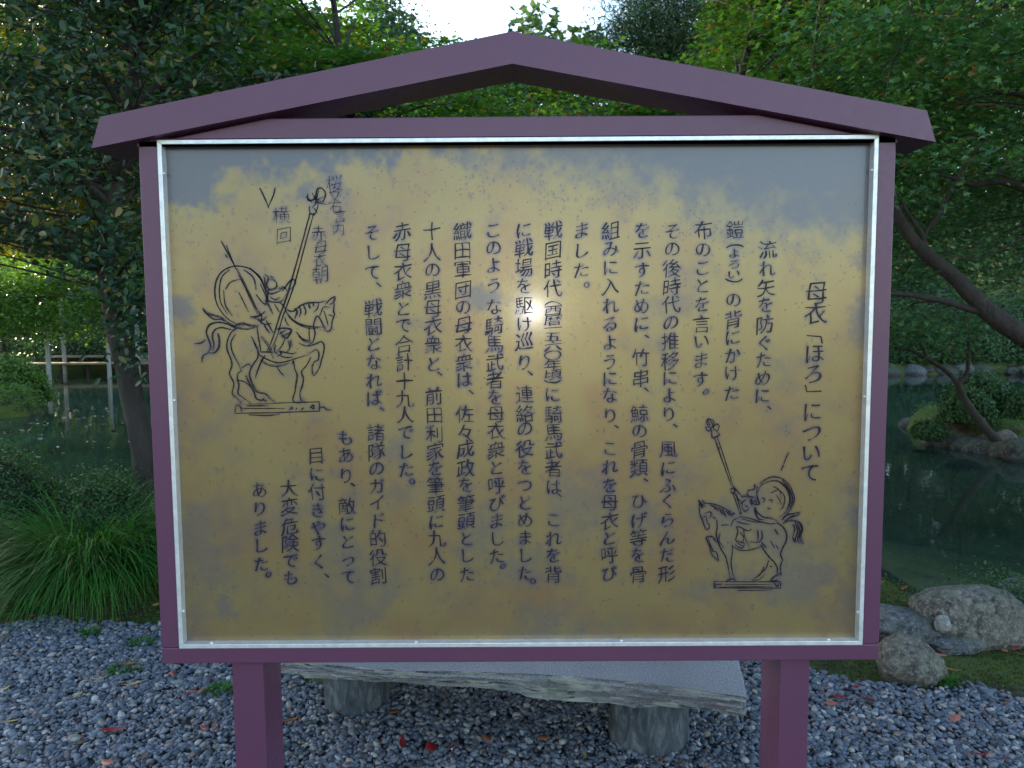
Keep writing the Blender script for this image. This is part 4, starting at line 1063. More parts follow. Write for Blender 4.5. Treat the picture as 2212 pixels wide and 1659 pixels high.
def scatter_leaves(name, label, n, fn, zf, size, mats, seed):
    g = np.random.default_rng(seed)
    C = fn(g, n); n = len(C)
    N = g.normal(size=(n, 3))*.3; N[:, 2] = 1; A = g.normal(size=(n, 3)); A[:, 2] *= .1
    o = leafmesh(name, C, size*(.5+.9*g.random(n)), N, A, mats, 'oval'); tag(o, label, 'fallen leaves', kind='stuff')
LIT = m_leaf('leaf_litter', (0.06, 0.03, 0.02), (0.16, 0.07, 0.035), (0.28, 0.15, 0.06), (0.28, 0.03, 0.03), .1, .6, .3, .93)
def f1(g, n):
    x = g.uniform(-2.9, 3.1, n); y = g.uniform(2.3, 4.3, n); ok = y < gravel_edge(x); x = x[ok]; y = y[ok]
    return np.stack([x, y, .022+.015*g.random(len(x))], -1)
scatter_leaves('leaf_litter', 'small brown and orange leaf bits scattered over the gravel', 900, f1, None, .020, LIT, 1)
def f2(g, n):
    x = g.uniform(-3.6, 3.6, n); y = g.uniform(3.3, 5.0, n); ok = (y > gravel_edge(x)-.05) & (pond_inside(x, y) < -.1); x = x[ok]; y = y[ok]
    return np.stack([x, y, hgt(x, y)+.012+.02*g.random(len(x))], -1)
scatter_leaves('leaf_litter', 'brown leaf litter along the mossy border', 3500, f2, None, .028, LIT, 2)
def f3(g, n):
    x = np.concatenate([g.normal(-6.5, 2.2, n//2), g.normal(-9.5, 2, n//2)]); y = np.concatenate([g.uniform(9, 15, n//2), g.uniform(14.5, 19, n//2)])
    ok = pond_inside(x, y) > .1; x = x[ok]; y = y[ok]
    return np.stack([x, y, np.full(len(x), WZ+.005)], -1)
PALE = m_leaf('floating_leaf', (0.12, 0.09, 0.06), (0.26, 0.19, 0.12), (0.36, 0.26, 0.17), None, 0, .6, .3)
scatter_leaves('floating_leaves', 'pale fallen leaves floating on the left part of the pond', 420, f3, None, .10, PALE, 3)

# ============================================================ GRASS, SEDGE
def blades(name, root, C, L, spread, n, wdt, mat, seed, kind=None, parent=None, segs=7, up=1.0):
    g = np.random.default_rng(seed)
    a = g.uniform(0, 6.283, n); rr = np.sqrt(g.random(n))*C[3]
    bx = C[0]+rr*np.cos(a); by = C[1]+rr*np.sin(a)*C[4]; bz = np.full(n, C[2])
    a2 = a+g.normal(0, .5, n); l = L*(.55+.55*g.random(n)); th0 = (.08+spread*g.random(n)**.8)
    bend = (1.1+1.0*g.random(n))*up
    V = np.zeros((n, segs+1, 2, 3)); pos = np.stack([bx, by, bz], -1)
    for k in range(segs+1):
        t = k/segs; th = np.minimum(th0+bend*t**1.3*1.25, 2.9)
        d = np.stack([np.cos(a2)*np.sin(th), np.sin(a2)*np.sin(th), np.cos(th)], -1)
        side = np.stack([-np.sin(a2), np.cos(a2), np.zeros(n)], -1)
        ww = wdt*(1-t**2.2)*.5+.0003
        V[:, k, 0] = pos-side*ww; V[:, k, 1] = pos+side*ww
        pos = pos+d*(l/segs)[:, None]
        pos[:, 2] = np.maximum(pos[:, 2], C[2]-.0)
    f = np.array([(2*k, 2*k+1, 2*k+3, 2*k+2) for k in range(segs)])
    F = (f[None]+(np.arange(n)*(segs+1)*2)[:, None, None]).reshape(-1, 4)
    return npmesh(name, V.reshape(-1, 3), F, mat, parent, True)
c0 = atZ(160, 1290, 0)
sedge = empty('sedge_clump', (c0.x, c0.y+.05, 0)); tag(sedge, 'big arching clump of green sedge at the gravel edge left of the sign', 'grass')
blades('blades', None, (c0.x+.02, c0.y+.12, 0, .17, .8), .88, .75, 2600, .0065, GRASS, 5, parent=sedge)
blades('blades', None, (c0.x+.25, c0.y+.22, 0, .12, .8), .80, .7, 1100, .006, GRASS, 6, parent=sedge)
for i, (px, py, r, lab) in enumerate(((308, 1398, .05, 'small grass tuft in gravel nearest the sign frame'), (268, 1455, .06, 'flat grass tuft with a yellow leaf on the left gravel'), (478, 1500, .05, 'thin grass tuft left of the left sign post'), (195, 1375, .04, 'faint grass sprig by the sedge clump'),
        (2046, 1480, .03, 'tiny green sprout at the foot of the round boulder'), (60, 1325, .06, 'broad leaved weed under the sedge clump'))):
    p = atZ(px, py, .0); rt = empty('grass_tuft', (p.x, p.y, 0)); tag(rt, lab, 'grass', 'small grass tufts')
    blades('blades', None, (p.x, p.y, .012, r, .7), .055 if i < 5 else .1, 1.0, 150, .004 if i < 5 else .012, GRASS, 20+i, parent=rt, segs=4)
# moss turf
def moss_blades():
    g = np.random.default_rng(77); n = 130000
    x = g.uniform(-3.8, 4.2, n); y = g.uniform(3.0, 4.8, n)
    ok = (y > gravel_edge(x)-.03+.03*g.normal(size=n)) & ((np.abs(x-.05) > 1.15) | (y > 4.4)) & (pond_inside(x, y) < .1) & (np.abs(x) < y*.78) & ((np.sin(x*5+1)*np.sin(y*6)+.6*np.sin(x*13)*np.sin(y*11)+.7*g.random(n)) > -.75)
    x = x[ok]; y = y[ok]; n = len(x); C = np.stack([x, y, hgt(x, y)-.002], -1)
    N = g.normal(size=(n, 3)); N[:, 2] *= .3; A = g.normal(size=(n, 3))*.5; A[:, 2] = 1
    o = leafmesh('moss_turf', C, .012*(.5+.8*g.random(n)), N, A, m_leaf('moss', (0.030, 0.055, 0.010), (0.075, 0.115, 0.018), (0.13, 0.17, 0.03), None, .2, .8, .2), 'quad')
    tag(o, 'short green moss turf between the gravel and the pond rocks', 'moss', kind='stuff')
moss_blades()
# weed by the right boulder
p = atZ(2190, 1372, 0); wd_ = empty('leafy_weed', (p.x, p.y+.1, 0)); tag(wd_, 'bright green leafy weed beside the largest boulder at right edge', 'plant')
g_ = np.random.default_rng(9); n_ = 1500
C_ = np.array([p.x+.03, p.y+.15, .14])+g_.normal(size=(n_, 3))*np.array([.11, .09, .06]); N_, A_ = leaves_at(C_, .6, .1)
leafmesh('leaves', C_, .024*(.6+.7*g_.random(n_)), N_, A_, SHRUB, 'oval', wd_)

# clipped shrubs on the left bank
_c = atY(40, 1110, 4.75); mound('clipped_shrub', 'dark clipped azalea mound at the left edge before the pond', 'shrub', (_c.x-.12, 4.75, 0.0), (.52, .42, .76), 19000, .020, SHRUB, 3)
_c = atY(215, 1110, 4.6); mound('clipped_shrub', 'low lighter green shrub behind the sedge clump', 'shrub', (_c.x, 4.65, 0.0), (.40, .33, .62), 16000, .020, VINE and SHRUB, 4)

# ============================================================ CAMELLIA TREE left
def camellia():
    pts = [atY(325, 1120, 5.0), atY(318, 1040, 5.0), atY(300, 925, 5.0), atY(272, 795, 5.0), atY(242, 655, 5.0), atY(232, 545, 5.02), atY(250, 400, 5.05), atY(285, 230, 5.1), atY(300, 60, 5.2), atY(310, -150, 5.3), atY(300, -500, 5.4)]
    base = Vector((pts[0].x, 5.0, 0)); pts = [base+Vector((.03, 0, -.1))]+pts
    root = empty('evergreen_tree', base); tag(root, 'dark glossy leaved evergreen tree with leaning trunk left of the sign', 'tree')
    p, r = limb(pts, .085, .045, 4); TubeSet().add(p, r, 12, .07).build('trunk', BARK, root)
    R = random.Random(4)
    tips = []
    def br(px0, py0, px1, py1, dy, r0):
        a = atY(px0, py0, 5.05); b_ = atY(px1, py1, 5.05+dy); m = a.lerp(b_, .5)+Vector((R.uniform(-.08, .08), 0, R.uniform(.0, .12)))
        q, rr = limb([a, m, b_], r0, .006, 6); TubeSet().add(q, rr, 6).build('branch', BARK, root)
        tips.extend([x[:] for x in q[5::2]])
    for a in ((238, 600, 60, 480, -.5, .03), (238, 590, -120, 420, -.2, .035), (245, 450, 60, 250, -.6, .03), (250, 400, 420, 180, -.4, .028), (280, 250, 90, 60, -.5, .03), (285, 230, 520, 60, .1, .028),
              (235, 640, 330, 520, -.7, .02), (250, 700, 340, 640, -.6, .016), (240, 520, 130, 330, .5, .02), (270, 300, -60, 150, .2, .03), (290, 150, 440, -60, -.3, .025), (300, 20, 100, -150, -.1, .03), (300, 0, 600, -120, .1, .03),
              (240, 480, 380, 330, .4, .02), (246, 420, -40, 300, -.6, .02), (290, 200, 660, 160, .5, .02), (300, 0, -150, -60, 0.3, .03)):
        br(*a)
    g = np.random.default_rng(8)
    # clumps fill the part of the crown seen left and above the board
    cl = []
    while len(cl) < 520:
        px = g.uniform(-380, 900); py = g.uniform(-750, 640); Yc = 5.05+g.uniform(-.9, 1.5)
        if px > 330 and py > 40+.0*px+250*(px < 520)-.35*(px-330): continue
        if px > 330+.5*(520-py) : continue
        if py > 520 and px < 225: continue
        if 370 < px < 900 and py > 20 and g.random() < .7: continue
        if g.random() < .25 and px < 200 and 250 < py: continue
        cl.append(atY(px, py, Yc)[:])
    for px, py in ((330, 560), (300, 600), (330, 640), (280, 690), (320, 705), (290, 735), (335, 740), (200, 560), (170, 590), (330, 480), (310, 780)):
        cl.append(atY(px, py, 4.8)[:])
    cl = np.array(cl+tips)
    lt = TubeSet()
    for c in cl[:520:2]:
        e = Vector(c); s = min(p, key=lambda q: (q-e).length+abs(q.z-(e.z-.3))); rr = .009
        q, r2 = limb([s, s.lerp(e, .5)+Vector((R.uniform(-.1, .1), R.uniform(-.1, .1), R.uniform(-.05, .12))), e], rr, .003, 4); lt.add(q, r2, 4)
    lt.build('twigs', BARK, root)
    n = 34000
    idx = g.integers(0, len(cl), n); C = cl[idx]+g.normal(size=(n, 3))*np.array([.12, .12, .06])
    # keep clear of the board and of the view onto the pergola
    ok = ~((C[:, 1] < 2.6)); C = C[ok]; n = len(C)
    N = g.normal(size=(n, 3))*.45; N[:, 2] += .6; N[:, 1] -= .35; A = g.normal(size=(n, 3)); A[:, 2] = A[:, 2]*.4-.55
    leafmesh('crown', C, .064*(.55+.65*g.random(n)), N, A, CAMELLIA, 'oval', root)
camellia()

# ============================================================ RIGHT MAPLE (trunk outside the frame)
def right_maple():
    Yb = 6.3
    base = Vector((5.35, 6.9, 0)); root = empty('maple_tree', base); tag(root, 'large dark maple reaching in from the right with layered leaves', 'tree')
    T = [base+Vector((0, 0, -.2)), base+Vector((-.05, -.05, .7)), base+Vector((.0, -.2, 1.3)), base+Vector((.25, -.3, 2.6)), base+Vector((.1, -.4, 4.2)), base+Vector((-.4, -.5, 6.2))]
    p, r = limb(T, .20, .06, 5); TubeSet().add(p, r, 12, .06).build('trunk', BARK2, root)
    def B(pts, r0, r1, name='branch'):
        q, rr = limb(pts, r0, r1, 6); TubeSet().add(q, rr, 9, .05).build(name, BARK2, root); return q
    W = lambda px, py, Y=Yb: atY(px, py, Y)
    o = p[8]
    A = B([p[7], W(2330, 800, 6.6), W(2212, 727), W(2139, 677), W(2096, 634), W(2054, 592), W(1990, 538), W(1952, 488), W(1920, 420), W(1880, 350)], .105, .026)
    Bb = B([W(2150, 684), W(2091, 666), W(2027, 648), W(1931, 634), W(1850, 640), W(1760, 600)], .034, .012)
    C = B([W(1998, 546), W(1992, 508), W(1960, 460), W(1935, 415), W(1880, 380)], .026, .008)
    D = B([W(1994, 508), W(2030, 460), W(2060, 400), W(2098, 340), W(2130, 300)], .016, .006)
    D2 = B([W(2000, 500), W(2030, 470), W(2036, 435), W(2060, 400)], .010, .005)
    E_ = B([p[12], W(2300, 430, 6.4), W(2212, 406), W(2159, 391), W(2105, 399), W(2060, 385), W(2030, 377)], .05, .010)
    E2 = B([W(2212, 400), W(2150, 372), W(2110, 360)], .012, .006)
    G_ = B([p[16], W(2300, 250, 6.3), W(2180, 200, 6.2), W(2050, 230, 6.0)], .04, .008)
    K = B([p[20], W(2300, -50, 6.4), W(2100, -80, 6.4), W(1900, -60, 6.6), W(1788, 0, 6.8), W(1773, 22, 6.8), W(1764, 72, 6.8), W(1757, 145, 6.8)], .05, .010)
    L_ = B([p[18], W(2350, 100, 6.1), W(2212, 20, 5.8), W(2100, 15, 5.6), W(1980, 60, 5.6)], .035, .006)
    M_ = B([W(2212, 512), W(2150, 545), W(2090, 560), W(2030, 545)], .010, .004)
    g = np.random.default_rng(15)
    cl = []
    def env(px, py):
        if px < 1740: return False
        lim = np.interp(px, [1740, 1800, 1900, 1960, 2100, 2212, 2600], [90, 230, 560, 610, 560, 560, 700])
        return py < lim
    k = 0
    while len(cl) < 560:
        px = g.uniform(1720, 2750); py = g.uniform(-700, 640); Yc = 6.2+g.uniform(-1.3, 2.2)
        if py > 330 and px > 1900: Yc = 6.9+g.uniform(0, 2.0)
        if not env(px, py): continue
        if px < 1850 and py < 100 and g.random() < .3: continue
        cl.append(atY(px, py, Yc)[:])
    for px, py in ((1945, 600), (1960, 640), (1990, 690), (1960, 560), (2000, 600), (2060, 700), (1950, 690), (2150, 560), (2190, 600), (2050, 540), (2120, 500)):
        cl.append(atY(px, py, 6.9)[:])
    cl = np.array(cl)
    allq = A+Bb+C+D+E_+G_+K+L_+p[5:]
    R = random.Random(9); lt = TubeSet()
    for c in cl[::2]:
        e = Vector(c); s = min(allq, key=lambda q: (q-e).length)
        if (s-e).length > 2.2: continue
        q, r2 = limb([s, s.lerp(e, .5)+Vector((R.uniform(-.1, .1), R.uniform(-.1, .1), .06)), e], .010, .003, 4); lt.add(q, r2, 4)
    lt.build('twigs', BARK2, root)
    n = 85000; idx = g.integers(0, len(cl), n)
    sx = (.5+.9*g.random(len(cl)))[idx]
    off = g.normal(size=(n, 3))*np.array([.30, .30, .045])*sx[:, None]
    C_ = cl[idx]+off; C_[:, 2] -= .28*np.linalg.norm(off[:, :2], axis=1)-.05
    N = g.normal(size=(n, 3))*.35; N[:, 2] += .85; N[:, 1] -= .15; A_ = off/(np.linalg.norm(off, axis=1, keepdims=True)+.01)+g.normal(size=(n, 3))*.5; A_[:, 2] -= .35
    leafmesh('crown', C_, .052*(.6+.6*g.random(n)), N, A_, MAPLE_D, 'maple', root)
right_maple()

# ============================================================ ISLET with bushes, stones and the leaning tree
def islet():
    root = empty('leaning_tree', atZ(2165, 975, -.3)); tag(root, 'slender tree leaning out over the pond from the islet', 'tree')
    Y0 = 10.9
    W = lambda px, py, Y=Y0: atY(px, py, Y)
    def B(pts, r0, r1, name='branch'):
        q, rr = limb(pts, r0, r1, 6); TubeSet().add(q, rr, 8, .06).build(name, BARK2, root); return q
    a = B([W(2185, 985), W(2160, 960), W(2118, 912), W(2085, 866), W(2067, 826)], .085, .05, 'trunk')
    b_ = B([W(2067, 828), W(2048, 805), W(2000, 773), W(1963, 757), W(1925, 748), W(1880, 735)], .042, .012)
    c = B([W(2067, 826), W(2088, 808), W(2093, 762), W(2096, 725), W(2128, 690), W(2170, 660)], .038, .014)
    d = B([W(2003, 775), W(1982, 735), W(1936, 709), W(1890, 700)], .026, .010)
    e = B([W(2096, 725), W(2080, 690), W(2050, 660)], .018, .006)
    g = np.random.default_rng(3)
    pts = np.array([q[:] for q in b_[8:]+c[12:]+d[4:]+e])
    n = 5000; C = pts[g.integers(0, len(pts), n)]+g.normal(size=(n, 3))*np.array([.5, .5, .12])+np.array([0, 0, .22])
    N, A = leaves_at(C, .75, .2); leafmesh('crown', C, .07*(.6+.6*g.random(n)), N, A, MAPLE_D, 'maple', root)
    mound('clipped_shrub', 'rounded clipped bush in front on the islet', 'shrub', (atY(2092, 880, 11.7).x, 11.7, .0), (.38, .36, .46), 5000, .05, SHRUB, 11, 'bushes on the islet')
    mound('clipped_shrub', 'rounded clipped bush behind the front one on the islet', 'shrub', (atY(2125, 870, 12.4).x, 12.5, .05), (.55, .5, .62), 6000, .05, SHRUB, 12, 'bushes on the islet')
    mound('clipped_shrub', 'dark bush at the right end of the islet', 'shrub', (atY(2225, 900, 11.9).x, 11.9, .0), (.5, .45, .42), 5000, .05, SHRUB, 13, 'bushes on the islet')
    mound('ground_cover', 'leafy plant spilling over the left tip of the islet', 'plant', (atY(2008, 905, 11.6).x, 11.6, -.25), (.24, .24, .24), 1800, .05, SHRUB, 14)
    i = 0
    for px, py, r, lab, m in ((2020, 905, .17, 'rock at the left tip of the islet', R_BLUE), (2045, 912, .22, 'pale rock third along the islet edge', R_BLUE), (2075, 925, .24, 'long grey rock on the islet edge', R_BLUE), (2110, 935, .2, 'mossy rock left of the leaning trunk', R_DARK),
                          (2142, 950, .2, 'dark rock just below the leaning trunk', R_DARK), (2187, 955, .23, 'pale angular rock right of the leaning trunk', R_LICH), (2215, 975, .26, 'dark rock at the right edge of the islet', R_DARK), (2032, 885, .14, 'small rock behind the islet tip', R_BLUE), (2165, 930, .17, 'grey rock behind the leaning trunk', R_BLUE)):
        q = atZ(px, py+8, -.3); rock('islet_rock', lab, (q.x, q.y+.1, -.27), (r, r*.8, r*.85), m, 80+i, 'rock', 'rocks round the islet', i, sub=3); i += 1
    for k in range(9):
        px = 1990+k*30; q = atZ(px, 955+k*5 if k > 1 else 925, WZ); rock('islet_rock', ORD[k]+' dark wet rock from the left at the waterline of the islet', (q.x, q.y+.25, -.42), (.3, .25, .22), R_DARK, 120+k, 'rock', 'wet rocks at the islet waterline', k, sub=3)
islet()
# small islet at the left edge of the picture
q = atZ(10, 880, -.3)
mound('islet_shrub', 'leafy shrub on the small stony islet at the left edge', 'shrub', (q.x-.3, q.y+.5, -.2), (1.0, .6, 1.05), 6000, .08, VINE, 31)
rock('islet_rock', 'pale grey rock on the small islet at the left edge', (q.x+.05, q.y, -.3), (.55, .4, .42), R_PALE, 131, 'rock', None, 0, sub=3)

# ============================================================ WISTERIA TRELLIS over the water, left
def trellis():
    b = NB('weathered_post'); n = b.noise(12, 6, .7, b.coord((1, 1, .15)))
    b.set(Base_Color=b.ramp(n, [(.3, (0.20, 0.20, 0.21)), (.7, (0.42, 0.42, 0.43))]), Roughness=.8); b.bump(n, .4, .01)
    q0 = atZ(108, 823, WZ)
    root = empty('vine_trellis', (q0.x, q0.y, WZ)); tag(root, 'pond trellis on grey posts carrying a broad green vine canopy', 'trellis')
    posts = [(107, 823), (141, 808), (237, 814), (13, 812), (300, 806), (-90, 820)]
    xs_ = []
    for px, py in posts:
        q = atZ(px, py, WZ); xs_.append(q)
        TubeSet().add(*limb([q+Vector((0, 0, -.5)), q+Vector((0, 0, 1.4)), q+Vector((0, 0, 3.1))], .082, .072, 3), 10).build('post', b.m if px != 13 else BARK, root)
    for y in (25.2, 27.3, 29.4):
        TubeSet().add(*limb([Vector((-23, y, 2.55)), Vector((-17, y, 2.6)), Vector((-12.6, y, 2.55))], .05, .05, 3), 6).build('beam', BARK, root)
    g = np.random.default_rng(21)
    n = 38000
    cl = np.stack([g.uniform(-24, -12.8, 260), g.uniform(24.6, 30, 260), 2.75+.5*g.random(260)], -1)
    hang = np.stack([g.uniform(-24, -13.6, 200), g.uniform(24.4, 26.0, 200), 1.25+1.5*g.random(200)], -1)
    top = cl[:130].copy(); top[:, 2] += .7*(1-np.abs(top[:, 0]+18)/7)
    cl = np.concatenate([cl, hang, top]); C = cl[g.integers(0, len(cl), n)]+g.normal(size=(n, 3))*np.array([.40, .3, .16])
    N, A = leaves_at(C, .5, .4); leafmesh('vine_canopy', C, .15*(.6+.7*g.random(n)), N, A, VINE, 'quad', root)
trellis()
def footbridge():
    b = NB('old_planks'); n = b.noise(8, 6, .7, b.coord((.2, 2, 2)))
    b.set(Base_Color=b.ramp(n, [(.3, (0.13, 0.10, 0.075)), (.7, (0.36, 0.29, 0.22))]), Roughness=.85)
    root = empty('plank_footbridge', (-14, 31, WZ)); tag(root, 'low zigzag plank footbridge over the pond behind the trellis posts', 'bridge')
    for x0, x1, y, z, k in ((-20.5, -14.8, 30.2, .02, 0), (-16.6, -11.2, 31.2, .10, 1), (-12.8, -7.6, 30.6, .05, 2), (-20.5, -14.6, 32.4, .22, 3)):
        for i in range(3):
            box('plank', x0+.02*i, x1-.03*i, y+i*.24, y+i*.24+.22, z, z+.075, b.m, root, .006)
        for x in (x0+.4, (x0+x1)/2, x1-.4):
            TubeSet().add([(x, y+.35, -1.0), (x, y+.35, z)], [.07, .07], 7).build('piling', BARK, root)
footbridge()

# ============================================================ MAPLES behind the sign
tree('maple_tree', 'fresh green maple with thin dark stems behind the left roof slope', 'tree', (-1.4, 8.3, 0), 7.4, (3.1, 2.2, 2.3), 150, 42000, .075, MAPLE, BARK2, .10, 'maple', .7, (-.8, .3), (.62, .16), crown_off=(-.4, 0), group='maples behind the sign', seed=3, droop=.25, bottom=.38,
     keep=lambda c: (c[:, 2] > 1.9) & ((c[:, 0] > -.46*c[:, 1]) | (c[:, 2] > H+.2*c[:, 1])) & (c[:, 2] < H+.40*c[:, 1]+np.where(np.abs(c[:, 0]) < 1.8, -.25, 1)))
tree('maple_tree', 'green maple with stem showing above the right roof slope', 'tree', (1.4, 8.3, 0), 7.6, (2.8, 2.2, 2.3), 140, 38000, .075, MAPLE, BARK2, .10, 'maple', .7, (1.9, .9), (.62, .16), crown_off=(.9, .3), group='maples behind the sign', seed=5, droop=.25, bottom=.34,
     keep=lambda c: (c[:, 2] > 1.9) & (c[:, 2] < H+.40*c[:, 1]-np.where(c[:, 0] < 2.6, .5+.25*(2.6-c[:, 0]), -.6)))

tree('maple_tree', 'low spreading maple seen through the gable opening of the sign', 'tree', (.1, 10.6, 0), 5.0, (3.0, 2.0, 1.5), 110, 26000, .075, MAPLE, BARK2, .07, 'maple', .65, (0, .2), (.6, .2), group='maples behind the sign', seed=9, droop=.2, bottom=.35,
     keep=lambda c: (c[:, 2] < H+.345*c[:, 1]))
# ============================================================ FAR SHORE undergrowth, trees, wood
def far():
    g = np.random.default_rng(4)
    labs = ['ragged undergrowth bush on the far shore at the left', 'ragged bush on the far shore left of centre', 'ragged bush on the far shore near the centre', 'low bush on the far shore behind the islet tree', 'broad low bush on the far right shore', 'low bush on the far shore at the right edge', 'tall ragged bush behind the far shore rocks', 'bush on the far shore beyond the right edge', 'low bush added to darken the bank behind the plank footbridge at the left', 'low bush added to darken the bank behind the right part of the footbridge']
    for i, (x, y, r, h) in enumerate(((-21, 37, 3.2, 2.4), (-9, 36.5, 3, 2.6), (0, 33, 3, 2.2), (13.2, 28.6, 1.5, 1.1), (15.6, 28.6, 1.9, 1.5), (18.9, 29.2, 2.1, 1.6), (16.5, 31, 3.4, 3.4), (23, 31, 3.4, 2.8), (-19, 35.6, 3.4, 1.5), (-13.5, 35.4, 3.6, 1.6))):  # last two added to darken the bank under the footbridge
        mound('undergrowth_bush', labs[i], 'bush', (x, y, .1), (r, r*.7, h), 9000, .14, (SHRUB, FARLEAF)[i % 2], 200+i, 'bushes along the far shore', rough=.12)
    for i in range(12):
        x = 13.4+i*.66+g.uniform(-.1, .1); y = 27.25+.4*math.sin(x*.9)+.2*math.sin(x*2.3)+g.uniform(-.1, .2); r = g.uniform(.22, .5)
        rock('shore_rock', ORD[i]+' rock from the left in the row along the far right shore', (x, y, -.28), (r*1.2, r, r*.62), (R_DARK, R_DARK, R_BLUE)[i % 3], 300+i, 'rock', 'rocks along the far shore', i, sub=3, ang=.6)
    n = 75000; x = g.uniform(-30, 30, n); y = g.uniform(26, 40, n); ok = (pond_inside(x, y) < -.05); x, y = x[ok], y[ok]; n = len(x)
    C = np.stack([x, y, hgt(x, y)+.02+.45*g.random(n)**2*(.6+.6*np.sin(x*1.7)*np.sin(y*1.3))], -1); N, A = leaves_at(C, .5, .0)
    o = leafmesh('ground_cover', C, .15*(.6+.7*g.random(n)), N, A, SHRUB); tag(o, 'leafy ground cover along the far shore of the pond', 'ground cover', kind='stuff')
    n = 30000; x = g.uniform(6, 13, n); y = g.uniform(10, 15, n); ok = (pond_inside(x, y) < .12) & (y > 8); x, y = x[ok], y[ok]; n = len(x)
    C = np.stack([x, y, hgt(x, y)+.01+.10*g.random(n)**2], -1); N, A = leaves_at(C, .6, .0)
    o = leafmesh('moss_turf', C, .04*(.6+.7*g.random(n)), N, A, VINE); tag(o, 'yellow green moss and grass covering the islet', 'moss', kind='stuff')
    n = 16000; x = g.uniform(-14.5, -10, n); y = g.uniform(15, 18.2, n); ok = (pond_inside(x, y) < .15); x, y = x[ok], y[ok]; n = len(x)
    C = np.stack([x, y, hgt(x, y)+.01+.28*g.random(n)**1.5], -1); N, A = leaves_at(C, .6, .0)
    o = leafmesh('moss_turf', C, .07*(.6+.7*g.random(n)), N, A, VINE); tag(o, 'greenery on the small islet at the left edge', 'moss', kind='stuff')
    T = [
     # name,label,x,y,h,(rx,ry,rz),n,size,mat
     ('broadleaf_tree', 'tall tree with leaves coloured sunlit gold far left', -22.5, 40, 18, (4, 4, 8), 26000, .20, FARGOLD, 41),
     ('broadleaf_tree', 'yellow green tree showing through the evergreen top left', -16, 40, 19, (5, 4, 7), 20000, .20, FARGOLD, 42),
     ('broadleaf_tree', 'green tree behind the trellis on the far shore', -11.5, 36, 11, (4, 3, 4), 16000, .18, FARLEAF, 43),
     ('broadleaf_tree', 'tall green tree on the far shore left of centre', -9.5, 38, 16.5, (4.5, 4, 6), 22000, .18, FARLEAF, 44),
     ('broadleaf_tree', 'mid green tree behind the left maple', -4.5, 37, 14.2, (4, 4, 5.2), 20000, .18, FARLEAF, 45),
     ('conifer_tree', 'pale distant conifer left of the sky gap', -7.5, 46, 21, (3.6, 3.6, 9), 18000, .22, CONIFER, 46),
     ('conifer_tree', 'distant conifer with bare tips under the sky gap', -1.5, 48, 17.5, (4.2, 3.6, 7), 18000, .22, CONIFER, 47),
     ('conifer_tree', 'lower distant conifer right under the sky gap', 3.4, 46, 17.6, (3.6, 3.4, 7), 16000, .22, CONIFER, 48),
     ('broadleaf_tree', 'bluish green tree seen through the gable opening', 3.5, 33, 10.5, (4.2, 3.5, 4.4), 20000, .16, FARLEAF, 49),
     ('broadleaf_tree', 'tall tree behind the right maple on the far shore', 10.5, 35, 15.5, (4, 3.5, 5.5), 20000, .18, FARLEAF, 50),
     ('broadleaf_tree', 'tree with leaves coloured sunlit gold above the right roof slope', 13.5, 37, 17, (4.6, 4, 6.5), 18000, .2, FARGOLD, 51),
     ('broadleaf_tree', 'dense green tree on the far right shore', 18, 33.5, 14.5, (4.4, 3.8, 5.4), 22000, .17, FARLEAF, 52),
     ('broadleaf_tree', 'dark green tree at the far right edge', 25, 35, 16, (4.6, 4, 6), 20000, .18, FARLEAF, 53),
     ('broadleaf_tree', 'golden lit tree at the far left edge', -29, 44, 21, (4.5, 4, 9.5), 24000, .24, FARGOLD, 56),
     ('broadleaf_tree', 'golden lit tree between the two far left ones', -20.5, 47, 23, (4.5, 4, 10), 22000, .24, FARGOLD, 57),
     ('broadleaf_tree', 'tallest golden tree at the top left corner', -33, 52, 27, (5.5, 4, 12), 30000, .30, FARGOLD, 58),
     ('broadleaf_tree', 'tall yellow green tree seen above the left trellis', -27, 51, 26, (5, 4, 11.5), 28000, .30, FARGOLD, 59),
     ('conifer_tree', 'distant conifer behind the far right trees', 22, 45, 20, (5, 4, 8), 14000, .24, CONIFER, 54),
     ('conifer_tree', 'distant conifer behind the far left trees', -13, 50, 20, (5, 4, 8), 14000, .24, CONIFER, 55),
    ]
    for nm, lab, x, y, h, cr, n, s, m, sd in T:
        z = float(hgt(np.array([x]), np.array([float(y)]))[0])
        tree(nm, lab, 'tree', (x, y, z), h, cr, 130, n, s, m, BARK, .22, 'quad', .4, (0, 0), (1.25, .65), group='trees beyond the pond', seed=sd, bottom=.12)
    # a pine whose boughs cross the right side of the sky gap
    z = float(hgt(np.array([6.3]), np.array([27.]))[0]); base = Vector((6.3, 27, z))
    root = empty('pine_tree', base); tag(root, 'pine with drooping boughs at the right of the sky gap', 'tree')
    P_ = lambda px, py, Y=27: atY(px, py, Y)
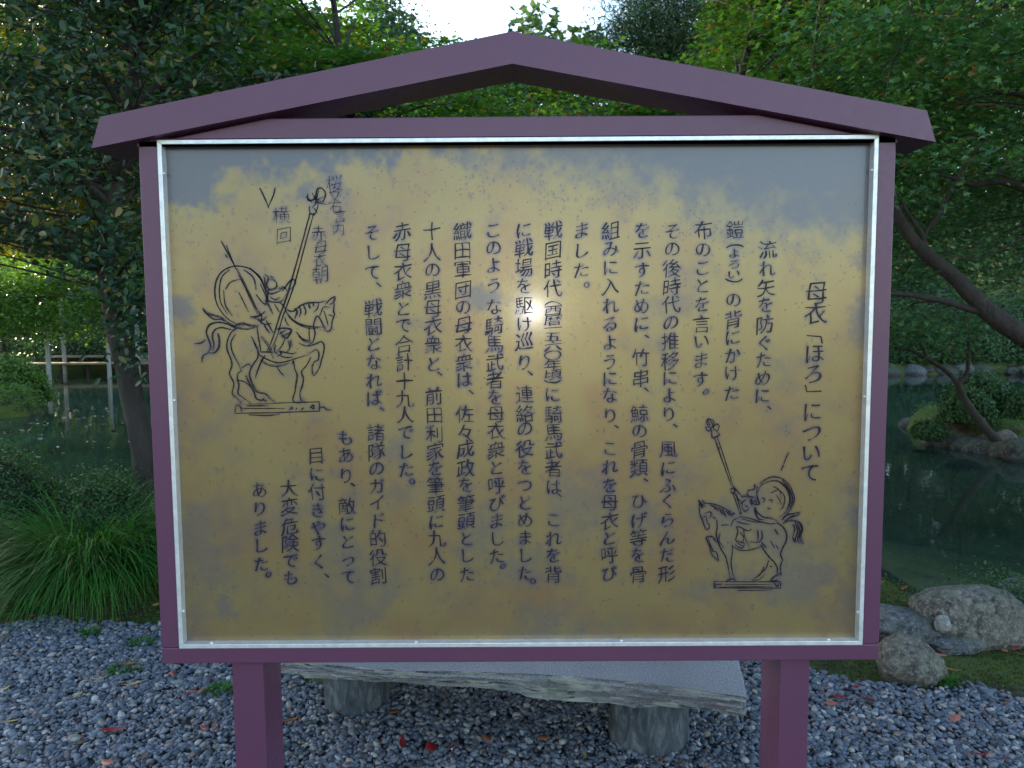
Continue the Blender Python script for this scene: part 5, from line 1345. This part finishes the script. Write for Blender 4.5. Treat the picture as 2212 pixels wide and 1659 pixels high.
    tr = [base, base.lerp(P_(1500, 300), .6), P_(1520, 250), P_(1560, 120), P_(1590, 20), P_(1600, -120)]
    p, r = limb(tr, .26, .10, 5); TubeSet().add(p, r, 9, .05).build('trunk', BARK3, root)
    cl = []
    for k, (s, pts) in enumerate(((P_(1580, 60), [(1490, 15), (1420, 40), (1350, 52)]), (P_(1560, 120), [(1480, 80), (1400, 85), (1330, 95)]), (P_(1585, 30), [(1510, -30), (1430, -25), (1370, 5)]), (P_(1590, 10), [(1680, -20), (1750, 10)]), (P_(1570, 100), [(1640, 60), (1700, 70)]), (P_(1555, 150), [(1450, 130), (1380, 150)]))):
        q, rr = limb([s]+[P_(a, b_, 26.5+k*.2) for a, b_ in pts], .07, .015, 6); TubeSet().add(q, rr, 6).build('branch', BARK3, root); cl += [x[:] for x in q[4:]]
    cl = np.array(cl); n = 26000
    idx = g.integers(0, len(cl), n); t = g.integers(0, 400, n); cc = g.normal(size=(400, 3))*np.array([.62, .55, .24])+np.array([0, 0, .05])
    C = cl[idx]+cc[(t+idx*7) % 400]+g.normal(size=(n, 3))*.10
    N = g.normal(size=(n, 3)); A = g.normal(size=(n, 3)); leafmesh('needles', C, .22*(.7+.6*g.random(n)), N, A, PINE, 'needle', root)
    # wooded slope behind everything; height shaped to keep sun off the foreground
    n = 170000; x = g.uniform(-95, 60, n); y = g.uniform(50, 66, n)
    cc_ = x+y
    prof = 17.5+2.0*np.sin(x*.23+1)+1.6*np.sin(x*.57)+1.2*np.sin(x*1.3)+6*sstep(4, 16, np.abs(x-2))
    prof = prof*(1-.80*sstep(6.2, 7.2, cc_)*(1-sstep(24, 30, cc_)))  # low gap cut so sun reaches the trellis and left trees
    hz = hgt(x, y); zz = hz+prof*g.random(n)**.75
    C = np.stack([x, y+.0, zz], -1)+g.normal(size=(n, 3))*.3
    N, A = leaves_at(C, .35, .2); o = leafmesh('distant_wood', C, .75*(.6+.6*g.random(n)), N, A, FARWOOD, 'quad'); tag(o, 'distant wooded slope closing the view behind the pond trees, shaped to block the low sun', 'wood', kind='stuff')
far()
